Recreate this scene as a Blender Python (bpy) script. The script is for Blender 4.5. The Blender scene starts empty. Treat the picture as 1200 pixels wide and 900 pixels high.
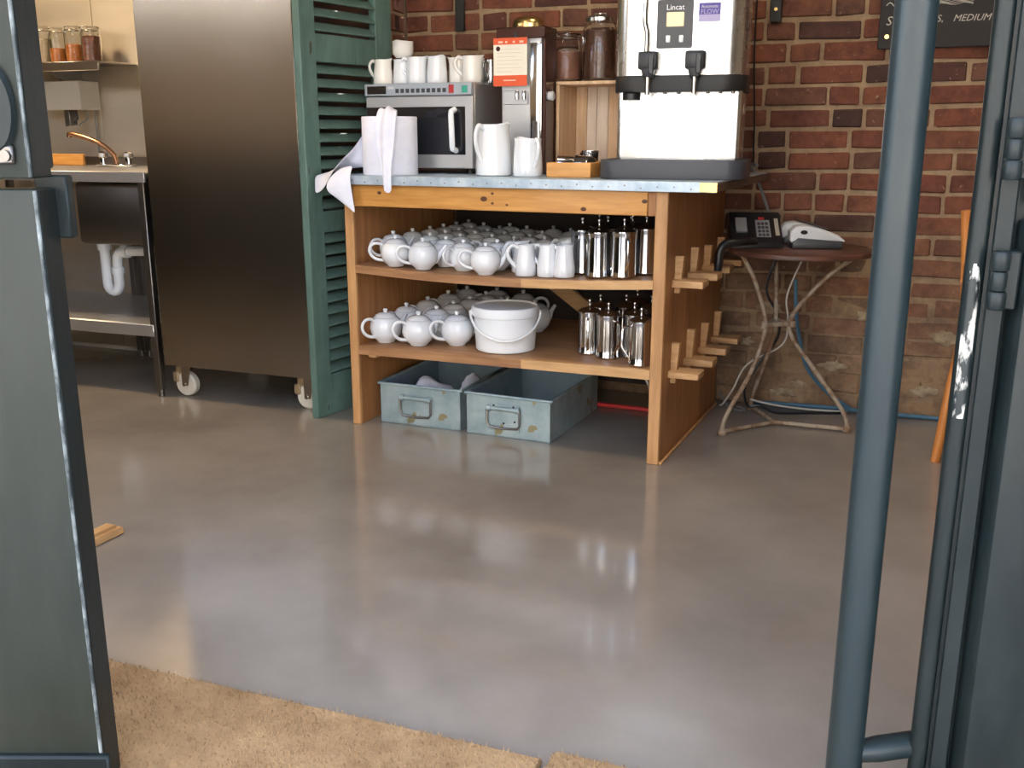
import bpy, bmesh, math, random
from mathutils import Vector, Matrix
random.seed(7)
S = bpy.context.scene
COL = S.collection
PI = math.pi

# ------------------------------------------------------------------ camera
cam_d = bpy.data.cameras.new('camera')
cam_d.sensor_width = 36.0
cam_d.lens = 36.0 * 1146.0 / 1200.0
cam_d.clip_start = 0.02
cam = bpy.data.objects.new('camera', cam_d)
COL.objects.link(cam)
cam.location = (0, 0, 1.1)
cam.rotation_euler = (math.radians(90 - 14.33), 0, 0)
S.camera = cam

# ------------------------------------------------------------------ world, sun, lamps, exposure
wd = bpy.data.worlds.new('World')
S.world = wd
wd.use_nodes = True
wn = wd.node_tree
for n in list(wn.nodes):
    wn.nodes.remove(n)
w_out = wn.nodes.new('ShaderNodeOutputWorld')
w_bg = wn.nodes.new('ShaderNodeBackground')
w_sky = wn.nodes.new('ShaderNodeTexSky')
w_sky.sky_type = 'NISHITA'
w_sky.sun_disc = False
w_sky.sun_elevation = math.radians(48)
w_sky.sun_rotation = math.radians(20)
w_sky.air_density = 1.0
w_sky.dust_density = 3.0
w_sky.ozone_density = 1.0
w_bg.inputs['Strength'].default_value = 1.5
w_hs = wn.nodes.new('ShaderNodeHueSaturation')      # thin high cloud: a paler blue than a clear sky
w_hs.inputs['Saturation'].default_value = 0.72
wn.links.new(w_sky.outputs[0], w_hs.inputs['Color'])
wn.links.new(w_hs.outputs[0], w_bg.inputs['Color'])
wn.links.new(w_bg.outputs[0], w_out.inputs['Surface'])


def lamp(name, kind, loc, energy, color, size=0.2, rot=(0, 0, 0), spot=None):
    d = bpy.data.lights.new(name, kind)
    d.energy = energy
    d.color = color
    if kind == 'AREA':
        d.shape = 'SQUARE'
        d.size = size
    elif kind == 'SUN':
        d.angle = size
    else:
        d.shadow_soft_size = size
    if spot:
        d.spot_size = spot
        d.spot_blend = 0.6
    o = bpy.data.objects.new(name, d)
    COL.objects.link(o)
    o.location = loc
    o.rotation_euler = rot
    return o


# sun high behind the building: lights the street and the houses across it
lamp('sun', 'SUN', (0, 0, 20), 5.5, (1.0, 0.93, 0.82), 0.01, (math.radians(-42), 0, math.radians(-20)))

# ceiling lamps of the room, warm white, and the warm lamp over the sink
WARM = (1.0, 0.80, 0.58)
for lx, ly, e in ((0.35, 2.75, 9), (1.55, 2.45, 10), (-1.2, 2.2, 8)):
    lamp('ceiling_lamp', 'AREA', (lx, ly, 2.88), e, WARM, 0.35)
lamp('kitchen_lamp', 'AREA', (-2.75, 4.15, 2.7), 42, (1.0, 0.72, 0.42), 0.3)

S.view_settings.view_transform = 'Standard'
S.view_settings.look = 'None'
S.view_settings.gamma = 1.0
S.view_settings.use_curve_mapping = False
S.view_settings.exposure = 0.42
try:
    S.cycles.use_denoising = True
    S.cycles.max_bounces = 8
    S.cycles.sample_clamp_indirect = 6.0
except Exception:
    pass


# ------------------------------------------------------------------ frames of reference (metres)
class Frame:
    def __init__(s, ox, oy, deg):
        s.o = (ox, oy)
        s.a = math.radians(deg)

    def w(s, x, y, z=0.0):
        c, n = math.cos(s.a), math.sin(s.a)
        return Vector((s.o[0] + x * c - y * n, s.o[1] + x * n + y * c, z))


U = Frame(-0.62, 3.683, -24.1)     # the tea counter: x along its front, y to its back
W = Frame(0.88, 4.03, -20.5)       # the room: x along the brick wall, y = 0 on its face, -y into the room
G = Frame(0.0, 0.0, 0.0)


# ------------------------------------------------------------------ materials
def mat(name, color, rough=0.5, metal=0.0, color2=None, scale=6.0, stretch=(1, 1, 1), detail=5.0, lo=0.35, hi=0.65,
        bump=0.0, bump_scale=None, coat=0.0, spec=0.5, rough2=None, world=False, emit=None, trans=0.0, ior=1.45,
        speck=None, speck_at=0.70, speck_scale=40.0, aniso=0.0, alpha=1.0):
    m = bpy.data.materials.new(name)
    m.use_nodes = True
    nt = m.node_tree
    b = nt.nodes['Principled BSDF']
    L = nt.links.new
    b.inputs['Base Color'].default_value = (*color, 1)
    b.inputs['Roughness'].default_value = rough
    b.inputs['Metallic'].default_value = metal
    b.inputs['Coat Weight'].default_value = coat
    b.inputs['Coat Roughness'].default_value = 0.06
    b.inputs['Specular IOR Level'].default_value = spec
    b.inputs['IOR'].default_value = ior
    b.inputs['Transmission Weight'].default_value = trans
    b.inputs['Alpha'].default_value = alpha
    if aniso:
        b.inputs['Anisotropic'].default_value = aniso
    if emit:
        b.inputs['Emission Color'].default_value = (*emit[0], 1)
        b.inputs['Emission Strength'].default_value = emit[1]
    tc = nt.nodes.new('ShaderNodeTexCoord')
    mp = nt.nodes.new('ShaderNodeMapping')
    mp.inputs['Scale'].default_value = stretch
    if world:
        ge = nt.nodes.new('ShaderNodeNewGeometry')
        L(ge.outputs['Position'], mp.inputs['Vector'])
    else:
        L(tc.outputs['Object'], mp.inputs['Vector'])
    no = None
    if color2 is not None or bump or rough2 is not None:
        no = nt.nodes.new('ShaderNodeTexNoise')
        no.inputs['Scale'].default_value = scale
        no.inputs['Detail'].default_value = detail
        no.inputs['Roughness'].default_value = 0.6
        L(mp.outputs[0], no.inputs['Vector'])
    last = None
    if color2 is not None:
        cr = nt.nodes.new('ShaderNodeValToRGB')
        cr.color_ramp.elements[0].position = lo
        cr.color_ramp.elements[0].color = (*color, 1)
        cr.color_ramp.elements[1].position = hi
        cr.color_ramp.elements[1].color = (*color2, 1)
        L(no.outputs['Fac'], cr.inputs['Fac'])
        last = cr.outputs['Color']
    if speck is not None:
        n3 = nt.nodes.new('ShaderNodeTexNoise')
        n3.inputs['Scale'].default_value = speck_scale
        n3.inputs['Detail'].default_value = 3
        L(mp.outputs[0], n3.inputs['Vector'])
        r3 = nt.nodes.new('ShaderNodeValToRGB')
        r3.color_ramp.elements[0].position = speck_at
        r3.color_ramp.elements[0].color = (0, 0, 0, 1)
        r3.color_ramp.elements[1].position = speck_at + 0.04
        L(n3.outputs['Fac'], r3.inputs['Fac'])
        mx = nt.nodes.new('ShaderNodeMix')
        mx.data_type = 'RGBA'
        L(r3.outputs['Color'], mx.inputs['Factor'])
        if last is not None:
            L(last, mx.inputs['A'])
        else:
            mx.inputs['A'].default_value = (*color, 1)
        mx.inputs['B'].default_value = (*speck, 1)
        last = mx.outputs['Result']
    if last is not None:
        L(last, b.inputs['Base Color'])
    if rough2 is not None:
        mr = nt.nodes.new('ShaderNodeMapRange')
        mr.inputs['To Min'].default_value = rough
        mr.inputs['To Max'].default_value = rough2
        mr.inputs['From Min'].default_value = 0.3
        mr.inputs['From Max'].default_value = 0.7
        L(no.outputs['Fac'], mr.inputs['Value'])
        L(mr.outputs[0], b.inputs['Roughness'])
    if bump:
        bp = nt.nodes.new('ShaderNodeBump')
        bp.inputs['Strength'].default_value = bump
        bp.inputs['Distance'].default_value = 0.004
        if bump_scale:
            n2 = nt.nodes.new('ShaderNodeTexNoise')
            n2.inputs['Scale'].default_value = bump_scale
            n2.inputs['Detail'].default_value = 4
            L(mp.outputs[0], n2.inputs['Vector'])
            L(n2.outputs['Fac'], bp.inputs['Height'])
        else:
            L(no.outputs['Fac'], bp.inputs['Height'])
        L(bp.outputs[0], b.inputs['Normal'])
    return m


def brick_mat(name, island, mortar=False):
    """Old stock bricks: every brick its own tone, lime smears, and a dirty, limewashed foot of the wall."""
    m = bpy.data.materials.new(name)
    m.use_nodes = True
    nt = m.node_tree
    L = nt.links.new
    b = nt.nodes['Principled BSDF']
    b.inputs['Roughness'].default_value = 0.85
    ge = nt.nodes.new('ShaderNodeNewGeometry')
    oi = nt.nodes.new('ShaderNodeObjectInfo')
    cr = nt.nodes.new('ShaderNodeValToRGB')
    e = cr.color_ramp.elements
    e[0].position = 0.0
    e[0].color = (0.062, 0.030, 0.026, 1)
    e[1].position = 1.0
    e[1].color = (0.215, 0.082, 0.046, 1)
    for p, c in ((0.16, (0.135, 0.046, 0.030, 1)), (0.35, (0.205, 0.066, 0.037, 1)), (0.55, (0.245, 0.080, 0.041, 1)),
                 (0.72, (0.155, 0.070, 0.044, 1)), (0.86, (0.275, 0.095, 0.048, 1))):
        x = e.new(p)
        x.color = c
    L(ge.outputs['Random Per Island'] if island else oi.outputs['Random'], cr.inputs['Fac'])
    n1 = nt.nodes.new('ShaderNodeTexNoise')
    n1.inputs['Scale'].default_value = 14
    n1.inputs['Detail'].default_value = 7
    n1.inputs['Roughness'].default_value = 0.7
    L(ge.outputs['Position'], n1.inputs['Vector'])
    r1 = nt.nodes.new('ShaderNodeValToRGB')
    r1.color_ramp.elements[0].position = 0.3
    r1.color_ramp.elements[0].color = (0.36, 0.35, 0.36, 1)
    r1.color_ramp.elements[1].position = 0.65
    r1.color_ramp.elements[1].color = (0.92, 0.92, 0.90, 1)
    L(n1.outputs['Fac'], r1.inputs['Fac'])
    mu = nt.nodes.new('ShaderNodeMix')
    mu.data_type = 'RGBA'
    mu.blend_type = 'MULTIPLY'
    mu.inputs['Factor'].default_value = 1
    L(cr.outputs['Color'], mu.inputs['A'])
    L(r1.outputs['Color'], mu.inputs['B'])
    # lime specks
    n2 = nt.nodes.new('ShaderNodeTexNoise')
    n2.inputs['Scale'].default_value = 45
    n2.inputs['Detail'].default_value = 4
    L(ge.outputs['Position'], n2.inputs['Vector'])
    r2 = nt.nodes.new('ShaderNodeValToRGB')
    r2.color_ramp.elements[0].position = 0.66
    r2.color_ramp.elements[0].color = (0, 0, 0, 1)
    r2.color_ramp.elements[1].position = 0.78
    r2.color_ramp.elements[1].color = (0.7, 0.7, 0.7, 1)
    L(n2.outputs['Fac'], r2.inputs['Fac'])
    m2 = nt.nodes.new('ShaderNodeMix')
    m2.data_type = 'RGBA'
    L(r2.outputs['Color'], m2.inputs['Factor'])
    L(mu.outputs['Result'], m2.inputs['A'])
    m2.inputs['B'].default_value = (0.42, 0.30, 0.20, 1)
    # grime and old limewash low on the wall (below about 0.7 m)
    sx = nt.nodes.new('ShaderNodeSeparateXYZ')
    L(ge.outputs['Position'], sx.inputs[0])
    n3 = nt.nodes.new('ShaderNodeTexNoise')
    n3.inputs['Scale'].default_value = 5
    n3.inputs['Detail'].default_value = 6
    L(ge.outputs['Position'], n3.inputs['Vector'])
    ma = nt.nodes.new('ShaderNodeMath')
    ma.operation = 'MULTIPLY_ADD'
    ma.inputs[1].default_value = 0.9
    L(n3.outputs['Fac'], ma.inputs[0])
    L(sx.outputs['Z'], ma.inputs[2])
    mr = nt.nodes.new('ShaderNodeMapRange')
    mr.inputs['From Min'].default_value = 1.30
    mr.inputs['From Max'].default_value = 0.62
    mr.inputs['To Max'].default_value = 0.93
    L(ma.outputs[0], mr.inputs['Value'])
    c3 = nt.nodes.new('ShaderNodeValToRGB')
    n4 = nt.nodes.new('ShaderNodeTexNoise')
    n4.inputs['Scale'].default_value = 7
    n4.inputs['Detail'].default_value = 9
    n4.inputs['Roughness'].default_value = 0.72
    L(ge.outputs['Position'], n4.inputs['Vector'])
    e3 = c3.color_ramp.elements
    e3[0].position = 0.30
    e3[0].color = (0.070, 0.050, 0.036, 1)
    e3[1].position = 0.80
    e3[1].color = (0.50, 0.40, 0.26, 1)
    for p, c in ((0.42, (0.14, 0.085, 0.048, 1)), (0.52, (0.20, 0.125, 0.070, 1)), (0.60, (0.27, 0.175, 0.095, 1)), (0.68, (0.22, 0.15, 0.095, 1))):
        x = e3.new(p)
        x.color = c
    L(n4.outputs['Fac'], c3.inputs['Fac'])
    m3 = nt.nodes.new('ShaderNodeMix')
    m3.data_type = 'RGBA'
    L(mr.outputs[0], m3.inputs['Factor'])
    L(m2.outputs['Result'], m3.inputs['A'])
    L(c3.outputs['Color'], m3.inputs['B'])
    L(m3.outputs['Result'], b.inputs['Base Color'])
    if mortar:      # the joints: plain lime mortar, as grimy at the foot as the bricks
        cm = nt.nodes.new('ShaderNodeValToRGB')
        cm.color_ramp.elements[0].position = 0.3
        cm.color_ramp.elements[0].color = (0.20, 0.13, 0.075, 1)
        cm.color_ramp.elements[1].position = 0.72
        cm.color_ramp.elements[1].color = (0.38, 0.27, 0.165, 1)
        L(n1.outputs['Fac'], cm.inputs['Fac'])
        L(cm.outputs['Color'], m3.inputs['A'])
    bp = nt.nodes.new('ShaderNodeBump')
    bp.inputs['Strength'].default_value = 0.8
    bp.inputs['Distance'].default_value = 0.006
    L(n1.outputs['Fac'], bp.inputs['Height'])
    L(bp.outputs[0], b.inputs['Normal'])
    return m


M = dict(
    floor=mat('polished_concrete', (0.205, 0.182, 0.156), 0.10, color2=(0.282, 0.255, 0.222), scale=1.6, detail=8, rough2=0.22,
              bump=0.02, bump_scale=9, spec=0.6, coat=0.25),
    mortar=brick_mat('mortar', False, True),
    brick=brick_mat('brick', False),
    brick_far=brick_mat('brick_joined', True),
    plaster=mat('plaster', (0.42, 0.38, 0.33), 0.9, color2=(0.5, 0.46, 0.40), scale=3),
    ceiling=mat('ceiling_paint', (0.30, 0.27, 0.23), 0.9),
    steel=mat('brushed_steel', (0.41, 0.37, 0.325), 0.22, 1.0, color2=(0.44, 0.40, 0.355), scale=1.2, detail=2, rough2=0.26),
    steel_wall=mat('steel_cladding', (0.62, 0.56, 0.46), 0.50, 1.0, color2=(0.68, 0.61, 0.50), scale=2, stretch=(1, 1, 6), rough2=0.58),
    steel_bright=mat('polished_steel', (0.62, 0.61, 0.60), 0.12, 1.0),
    steel_urn=mat('urn_steel', (0.80, 0.79, 0.76), 0.20, 1.0, color2=(0.74, 0.72, 0.69), scale=14, rough2=0.30),
    steel_dark=mat('dark_steel', (0.20, 0.19, 0.18), 0.38, 1.0),
    steel_soft=mat('satin_steel', (0.55, 0.55, 0.55), 0.42, 0.85),
    chrome=mat('chrome', (0.75, 0.75, 0.75), 0.07, 1.0),
    brass=mat('brass', (0.72, 0.50, 0.20), 0.25, 1.0),
    zinc=mat('zinc_sheet', (0.36, 0.46, 0.55), 0.42, 0.55, color2=(0.58, 0.66, 0.72), scale=18, rough2=0.55, bump=0.15, bump_scale=30),
    galv=mat('galvanised_steel', (0.26, 0.35, 0.37), 0.42, 0.5, color2=(0.44, 0.52, 0.52), scale=9, detail=8, speck=(0.30, 0.26, 0.14),
             speck_at=0.63, speck_scale=12, rough2=0.6),
    galv_in=mat('galvanised_inside', (0.20, 0.29, 0.36), 0.5, 0.4, color2=(0.28, 0.37, 0.43), scale=6),
    pine=mat('pine', (0.50, 0.215, 0.045), 0.42, color2=(0.66, 0.33, 0.085), scale=4, stretch=(1.2, 14, 14), detail=6, speck=(0.14, 0.055, 0.02),
             speck_at=0.735, speck_scale=5, coat=0.1),
    wood=mat('counter_wood', (0.30, 0.125, 0.040), 0.5, color2=(0.43, 0.20, 0.075), scale=3.5, stretch=(12, 12, 1.2), detail=7, coat=0.05),
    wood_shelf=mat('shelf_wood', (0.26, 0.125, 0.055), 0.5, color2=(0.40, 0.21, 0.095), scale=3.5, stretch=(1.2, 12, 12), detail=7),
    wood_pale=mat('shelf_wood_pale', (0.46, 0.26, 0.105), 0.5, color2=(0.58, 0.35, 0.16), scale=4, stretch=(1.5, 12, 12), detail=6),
    wood_edge=mat('edge_wood', (0.38, 0.19, 0.075), 0.5, color2=(0.56, 0.31, 0.13), scale=3, stretch=(10, 10, 1.5), detail=6),
    tenon=mat('tenon_wood', (0.46, 0.25, 0.10), 0.55, color2=(0.60, 0.36, 0.17), scale=8, stretch=(2, 10, 10)),
    crate=mat('crate_wood', (0.52, 0.33, 0.18), 0.6, color2=(0.70, 0.49, 0.30), scale=3, stretch=(14, 14, 1.0), detail=6),
    crate2=mat('crate_wood_grey', (0.50, 0.40, 0.30), 0.6, color2=(0.66, 0.55, 0.43), scale=3, stretch=(14, 14, 1.0), detail=6),
    green=mat('green_paint', (0.080, 0.140, 0.118), 0.5, color2=(0.120, 0.205, 0.178), scale=5, stretch=(3, 3, 1), speck=(0.055, 0.06, 0.04), speck_at=0.70,
              speck_scale=9, bump=0.2, bump_scale=25),
    white=mat('white_porcelain', (0.80, 0.82, 0.84), 0.12, coat=0.6),
    cream=mat('cream_porcelain', (0.82, 0.79, 0.73), 0.18, coat=0.5),
    plastic_white=mat('white_plastic', (0.84, 0.86, 0.87), 0.35),
    plastic_grey=mat('grey_plastic', (0.60, 0.61, 0.62), 0.4),
    plastic_dark=mat('dark_grey_plastic', (0.045, 0.047, 0.052), 0.4),
    screen_grey=mat('screen_grey', (0.22, 0.23, 0.25), 0.35),
    black=mat('black_plastic', (0.012, 0.012, 0.014), 0.35),
    black_paint=mat('black_paint', (0.014, 0.013, 0.012), 0.5),
    glass_dark=mat('oven_glass', (0.010, 0.011, 0.016), 0.06, coat=0.5),
    tray=mat('tray_plastic', (0.042, 0.045, 0.055), 0.42),
    brown=mat('dark_brown_enamel', (0.050, 0.015, 0.010), 0.22, coat=0.4),
    tealdoor=mat('teal_gloss_paint', (0.006, 0.010, 0.0105), 0.30, spec=0.32, color2=(0.012, 0.018, 0.0185), scale=5, stretch=(3, 3, 1), rough2=0.44, coat=0.0,
                 bump=0.12, bump_scale=22, speck=(0.45, 0.48, 0.47), speck_at=0.79, speck_scale=26),
    greydoor=mat('grey_green_paint', (0.021, 0.025, 0.020), 0.36, color2=(0.028, 0.032, 0.026), scale=4, stretch=(4, 4, 1), rough2=0.48, spec=0.28,
                 bump=0.12, bump_scale=22, speck=(0.40, 0.43, 0.42), speck_at=0.78, speck_scale=24),
    wornedge2=mat('chipped_paint', (0.26, 0.29, 0.29), 0.45, color2=(0.030, 0.040, 0.042), scale=30, stretch=(1, 1, 0.5), lo=0.36, hi=0.56),
    wornedge=mat('worn_paint', (0.60, 0.58, 0.52), 0.4, color2=(0.012, 0.018, 0.019), scale=38, stretch=(1, 1, 0.35), lo=0.45, hi=0.51),
    pole=mat('handle_paint', (0.009, 0.017, 0.019), 0.33, spec=0.4, color2=(0.012, 0.021, 0.023), scale=9, rough2=0.42, coat=0.1),
    towel=mat('paper_towel', (0.78, 0.79, 0.90), 0.9, color2=(0.84, 0.85, 0.93), scale=30, bump=0.2, bump_scale=120),
    coir=mat('coir', (0.27, 0.165, 0.078), 0.95, color2=(0.40, 0.265, 0.135), scale=8, detail=8, bump=0.8, bump_scale=140),
    rust=mat('rusty_paint', (0.20, 0.115, 0.062), 0.65, color2=(0.34, 0.275, 0.20), scale=22, detail=6, lo=0.40, hi=0.55, rough2=0.8),
    tabletop=mat('rusty_tabletop', (0.060, 0.026, 0.018), 0.32, color2=(0.13, 0.055, 0.035), scale=7, rough2=0.5),
    red=mat('red_plastic', (0.42, 0.025, 0.025), 0.5),
    orange=mat('orange_card', (0.72, 0.10, 0.03), 0.6),
    paper=mat('cream_card', (0.86, 0.79, 0.64), 0.7),
    ink=mat('grey_print', (0.35, 0.33, 0.30), 0.8),
    chalk=mat('chalk', (0.50, 0.47, 0.43), 0.95),
    chalk_smear=mat('chalk_smear', (0.30, 0.22, 0.18), 0.95, color2=(0.06, 0.05, 0.05), scale=40),
    board=mat('blackboard', (0.012, 0.010, 0.010), 0.65, color2=(0.020, 0.017, 0.016), scale=4),
    orangewood=mat('orange_wood', (0.50, 0.17, 0.035), 0.4, color2=(0.62, 0.25, 0.06), scale=4, stretch=(8, 8, 1), coat=0.2),
    glass=mat('jar_glass', (0.95, 0.96, 0.95), 0.03, trans=1.0, ior=1.3),
    spice1=mat('orange_spice', (0.62, 0.20, 0.03), 0.8, color2=(0.45, 0.13, 0.02), scale=60),
    spice2=mat('brown_spice', (0.16, 0.055, 0.03), 0.8, color2=(0.26, 0.10, 0.05), scale=60),
    spice3=mat('pale_grain', (0.50, 0.36, 0.20), 0.8, color2=(0.60, 0.45, 0.28), scale=60),
    cocoa=mat('cocoa_powder', (0.20, 0.075, 0.040), 0.85, color2=(0.28, 0.12, 0.07), scale=20),
    beans=mat('coffee_beans', (0.075, 0.028, 0.014), 0.45, color2=(0.14, 0.055, 0.03), scale=70, bump=0.6),
    beige=mat('beige_enamel', (0.42, 0.38, 0.31), 0.5),
    castor=mat('castor_nylon', (0.62, 0.56, 0.45), 0.5),
    castor_brown=mat('castor_bracket', (0.34, 0.24, 0.13), 0.5, 0.3),
    display=mat('display_glass', (0.62, 0.50, 0.30), 0.3, emit=((0.9, 0.72, 0.40), 0.35)),
    purple=mat('purple_print', (0.10, 0.075, 0.32), 0.5),
    lilac=mat('lilac_print', (0.42, 0.38, 0.60), 0.5),
    blue_cable=mat('blue_cable', (0.05, 0.13, 0.20), 0.5),
    grey_cable=mat('grey_cable', (0.16, 0.17, 0.17), 0.5),
    white_cable=mat('white_cable', (0.55, 0.52, 0.46), 0.5),
    button_green=mat('green_button', (0.03, 0.30, 0.20), 0.4),
    panel_silver=mat('silver_panel', (0.42, 0.46, 0.50), 0.35, 0.4),
    brownsteel=mat('bronze_tap', (0.42, 0.22, 0.12), 0.25, 1.0),
    pavement=mat('pavement', (0.42, 0.40, 0.37), 0.9, color2=(0.50, 0.48, 0.44), scale=2),
    facade=mat('stucco', (0.74, 0.70, 0.62), 0.9, color2=(0.80, 0.76, 0.68), scale=1),
    pane=mat('window_pane', (0.97, 0.98, 0.98), 0.0, trans=1.0, ior=1.05),
    winglass=mat('street_window', (0.05, 0.06, 0.07), 0.08),
)


# ------------------------------------------------------------------ mesh helpers
def new():
    return bmesh.new()


def box(bm, x0, x1, y0, y1, z0, z1, bev=0.0, seg=1, rot=None, jit=0.0):
    r = bmesh.ops.create_cube(bm, size=1.0)
    vs = r['verts']
    c = Vector(((x0 + x1) / 2, (y0 + y1) / 2, (z0 + z1) / 2))
    d = (abs(x1 - x0), abs(y1 - y0), abs(z1 - z0))
    for v in vs:
        v.co = Vector((v.co.x * d[0], v.co.y * d[1], v.co.z * d[2]))
    if bev:
        es = list({e for v in vs for e in v.link_edges})
        g = bmesh.ops.bevel(bm, geom=es, offset=bev, segments=seg, affect='EDGES', profile=0.5, clamp_overlap=True)
        vs = list({v for f in g['faces'] for v in f.verts} | {v for v in vs if v.is_valid})
    for v in vs:
        if jit:
            v.co += Vector((random.uniform(-jit, jit), random.uniform(-jit, jit), random.uniform(-jit, jit)))
        if rot is not None:
            v.co = rot @ v.co
        v.co += c
    return vs


def lathe(bm, prof, seg=20, c=(0, 0, 0), ax='z', cap0=True, cap1=True, sx=1.0, sy=1.0):
    rings = []
    for r, h in prof:
        ring = []
        for i in range(seg):
            a = 2 * PI * i / seg
            p, q = r * math.cos(a) * sx, r * math.sin(a) * sy
            if ax == 'z':
                co = (c[0] + p, c[1] + q, c[2] + h)
            elif ax == 'x':
                co = (c[0] + h, c[1] + p, c[2] + q)
            else:
                co = (c[0] + q, c[1] + h, c[2] + p)
            ring.append(bm.verts.new(co))
        rings.append(ring)
    for a, b in zip(rings, rings[1:]):
        for i in range(seg):
            j = (i + 1) % seg
            bm.faces.new((a[i], a[j], b[j], b[i]))
    if cap0 and prof[0][0] > 1e-5:
        bm.faces.new(list(reversed(rings[0])))
    if cap1 and prof[-1][0] > 1e-5:
        bm.faces.new(rings[-1])


def cyl(bm, c, r, h, ax='z', seg=16, r2=None):
    lathe(bm, [(r, 0), (r if r2 is None else r2, h)], seg, c, ax)


def smooth_path(pts, n=6):
    """Catmull-Rom through the points."""
    P = [Vector(p) for p in pts]
    P = [P[0] * 2 - P[1]] + P + [P[-1] * 2 - P[-2]]
    out = []
    for i in range(1, len(P) - 2):
        a, b, c, d = P[i - 1], P[i], P[i + 1], P[i + 2]
        for k in range(n):
            t = k / n
            out.append(0.5 * ((2 * b) + (c - a) * t + (2 * a - 5 * b + 4 * c - d) * t * t + (3 * b - a - 3 * c + d) * t ** 3))
    out.append(P[-2])
    return out


def tube(bm, pts, r, seg=8, sx=1.0):
    """A round bar along pts; r is a number or one radius per point."""
    pts = [Vector(p) for p in pts]
    n = len(pts)
    rs = r if isinstance(r, (list, tuple)) else [r] * n
    t0 = (pts[1] - pts[0]).normalized()
    up = Vector((0, 0, 1)) if abs(t0.z) < 0.9 else Vector((1, 0, 0))
    nrm = t0.cross(up).normalized()
    rings = []
    for i in range(n):
        t = (pts[min(i + 1, n - 1)] - pts[max(i - 1, 0)]).normalized()
        nrm = (nrm - t * nrm.dot(t)).normalized()
        bn = t.cross(nrm)
        ring = [bm.verts.new(pts[i] + nrm * (rs[i] * math.cos(2 * PI * k / seg)) + bn * (rs[i] * sx * math.sin(2 * PI * k / seg))) for k in range(seg)]
        rings.append(ring)
    for a, b in zip(rings, rings[1:]):
        for k in range(seg):
            j = (k + 1) % seg
            bm.faces.new((a[k], a[j], b[j], b[k]))
    bm.faces.new(list(reversed(rings[0])))
    bm.faces.new(rings[-1])


def rlerp(rads, n):
    """rads spread over n points."""
    out = []
    for i in range(n):
        t = i / (n - 1) * (len(rads) - 1)
        k = min(int(t), len(rads) - 2)
        out.append(rads[k] + (rads[k + 1] - rads[k]) * (t - k))
    return out


def prism(bm, poly, y0, y1, ax='y', bev=0.0):
    """A 2D outline (x,z) pulled along y (ax='y'), (x,y) along z (ax='z') or (y,z) along x (ax='x')."""
    def co(p, h):
        return {'y': (p[0], h, p[1]), 'z': (p[0], p[1], h), 'x': (h, p[0], p[1])}[ax]
    a = [bm.verts.new(co(p, y0)) for p in poly]
    b = [bm.verts.new(co(p, y1)) for p in poly]
    n = len(poly)
    fs = [bm.faces.new(a), bm.faces.new(list(reversed(b)))]
    for i in range(n):
        j = (i + 1) % n
        fs.append(bm.faces.new((a[j], a[i], b[i], b[j])))
    if bev:
        es = list({e for f in fs[:2] for e in f.edges})
        bmesh.ops.bevel(bm, geom=es, offset=bev, segments=2, affect='EDGES', profile=0.5, clamp_overlap=True)


def rrect(x0, x1, y0, y1, r, n=6):
    out = []
    for cx, cy, a0 in ((x1 - r, y1 - r, 0), (x0 + r, y1 - r, 90), (x0 + r, y0 + r, 180), (x1 - r, y0 + r, 270)):
        for i in range(n + 1):
            a = math.radians(a0 + 90 * i / n)
            out.append((cx + r * math.cos(a), cy + r * math.sin(a)))
    return out


def obj(name, bm, m, parent=None, loc=(0, 0, 0), rz=0.0, angle=38, solid=0.0, sub=0):
    me = bpy.data.meshes.new(name)
    bmesh.ops.recalc_face_normals(bm, faces=bm.faces[:])
    bm.to_mesh(me)
    bm.free()
    if len(me.polygons):
        me.polygons.foreach_set('use_smooth', [True] * len(me.polygons))
        me.set_sharp_from_angle(angle=math.radians(angle))
    if m is not None:
        me.materials.append(M[m] if isinstance(m, str) else m)
    o = bpy.data.objects.new(name, me)
    COL.objects.link(o)
    o.parent = parent
    o.location = loc
    o.rotation_euler = (0, 0, rz)
    if solid:
        s = o.modifiers.new('solid', 'SOLIDIFY')
        s.thickness = solid
        s.offset = 0
    if sub:
        s = o.modifiers.new('sub', 'SUBSURF')
        s.levels = s.render_levels = sub
    return o


def thing(name, label, cat, fr=G, x=0, y=0, z=0, rz=0.0, group=None):
    o = bpy.data.objects.new(name, None)
    o.empty_display_size = 0.05
    COL.objects.link(o)
    o.location = fr.w(x, y, z)
    o.rotation_euler = (0, 0, fr.a + math.radians(rz))
    o['label'] = label
    o['category'] = cat
    if group:
        o['group'] = group
    return o


def tag(o, label, cat, group=None):
    o['label'] = label
    o['category'] = cat
    if group:
        o['group'] = group
    return o


def struct(o):
    o['kind'] = 'structure'
    return o


def place(o, fr, x=0, y=0, z=0, rz=0.0):
    o.location = fr.w(x, y, z)
    o.rotation_euler = (0, 0, fr.a + math.radians(rz))
    return o


def copy_tree(o, parent=None):
    c = o.copy()
    COL.objects.link(c)
    if parent is not None:
        c.parent = parent
    for ch in list(o.children):
        copy_tree(ch, c)
    return c


def text(name, body, size, m, parent, loc, rot=(PI / 2, 0, 0), depth=0.0006, shear=0.0, align='LEFT'):
    cu = bpy.data.curves.new(name, 'FONT')
    cu.body = body
    cu.size = size
    cu.extrude = depth
    cu.shear = shear
    cu.align_x = align
    cu.resolution_u = 2
    tmp = bpy.data.objects.new(name + '_curve', cu)
    COL.objects.link(tmp)
    dg = bpy.context.evaluated_depsgraph_get()
    me = bpy.data.meshes.new_from_object(tmp.evaluated_get(dg))
    bpy.data.objects.remove(tmp)
    me.materials.clear()
    me.materials.append(M[m])
    o = bpy.data.objects.new(name, me)
    COL.objects.link(o)
    o.parent = parent
    o.location = loc
    o.rotation_euler = rot
    return o


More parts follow.
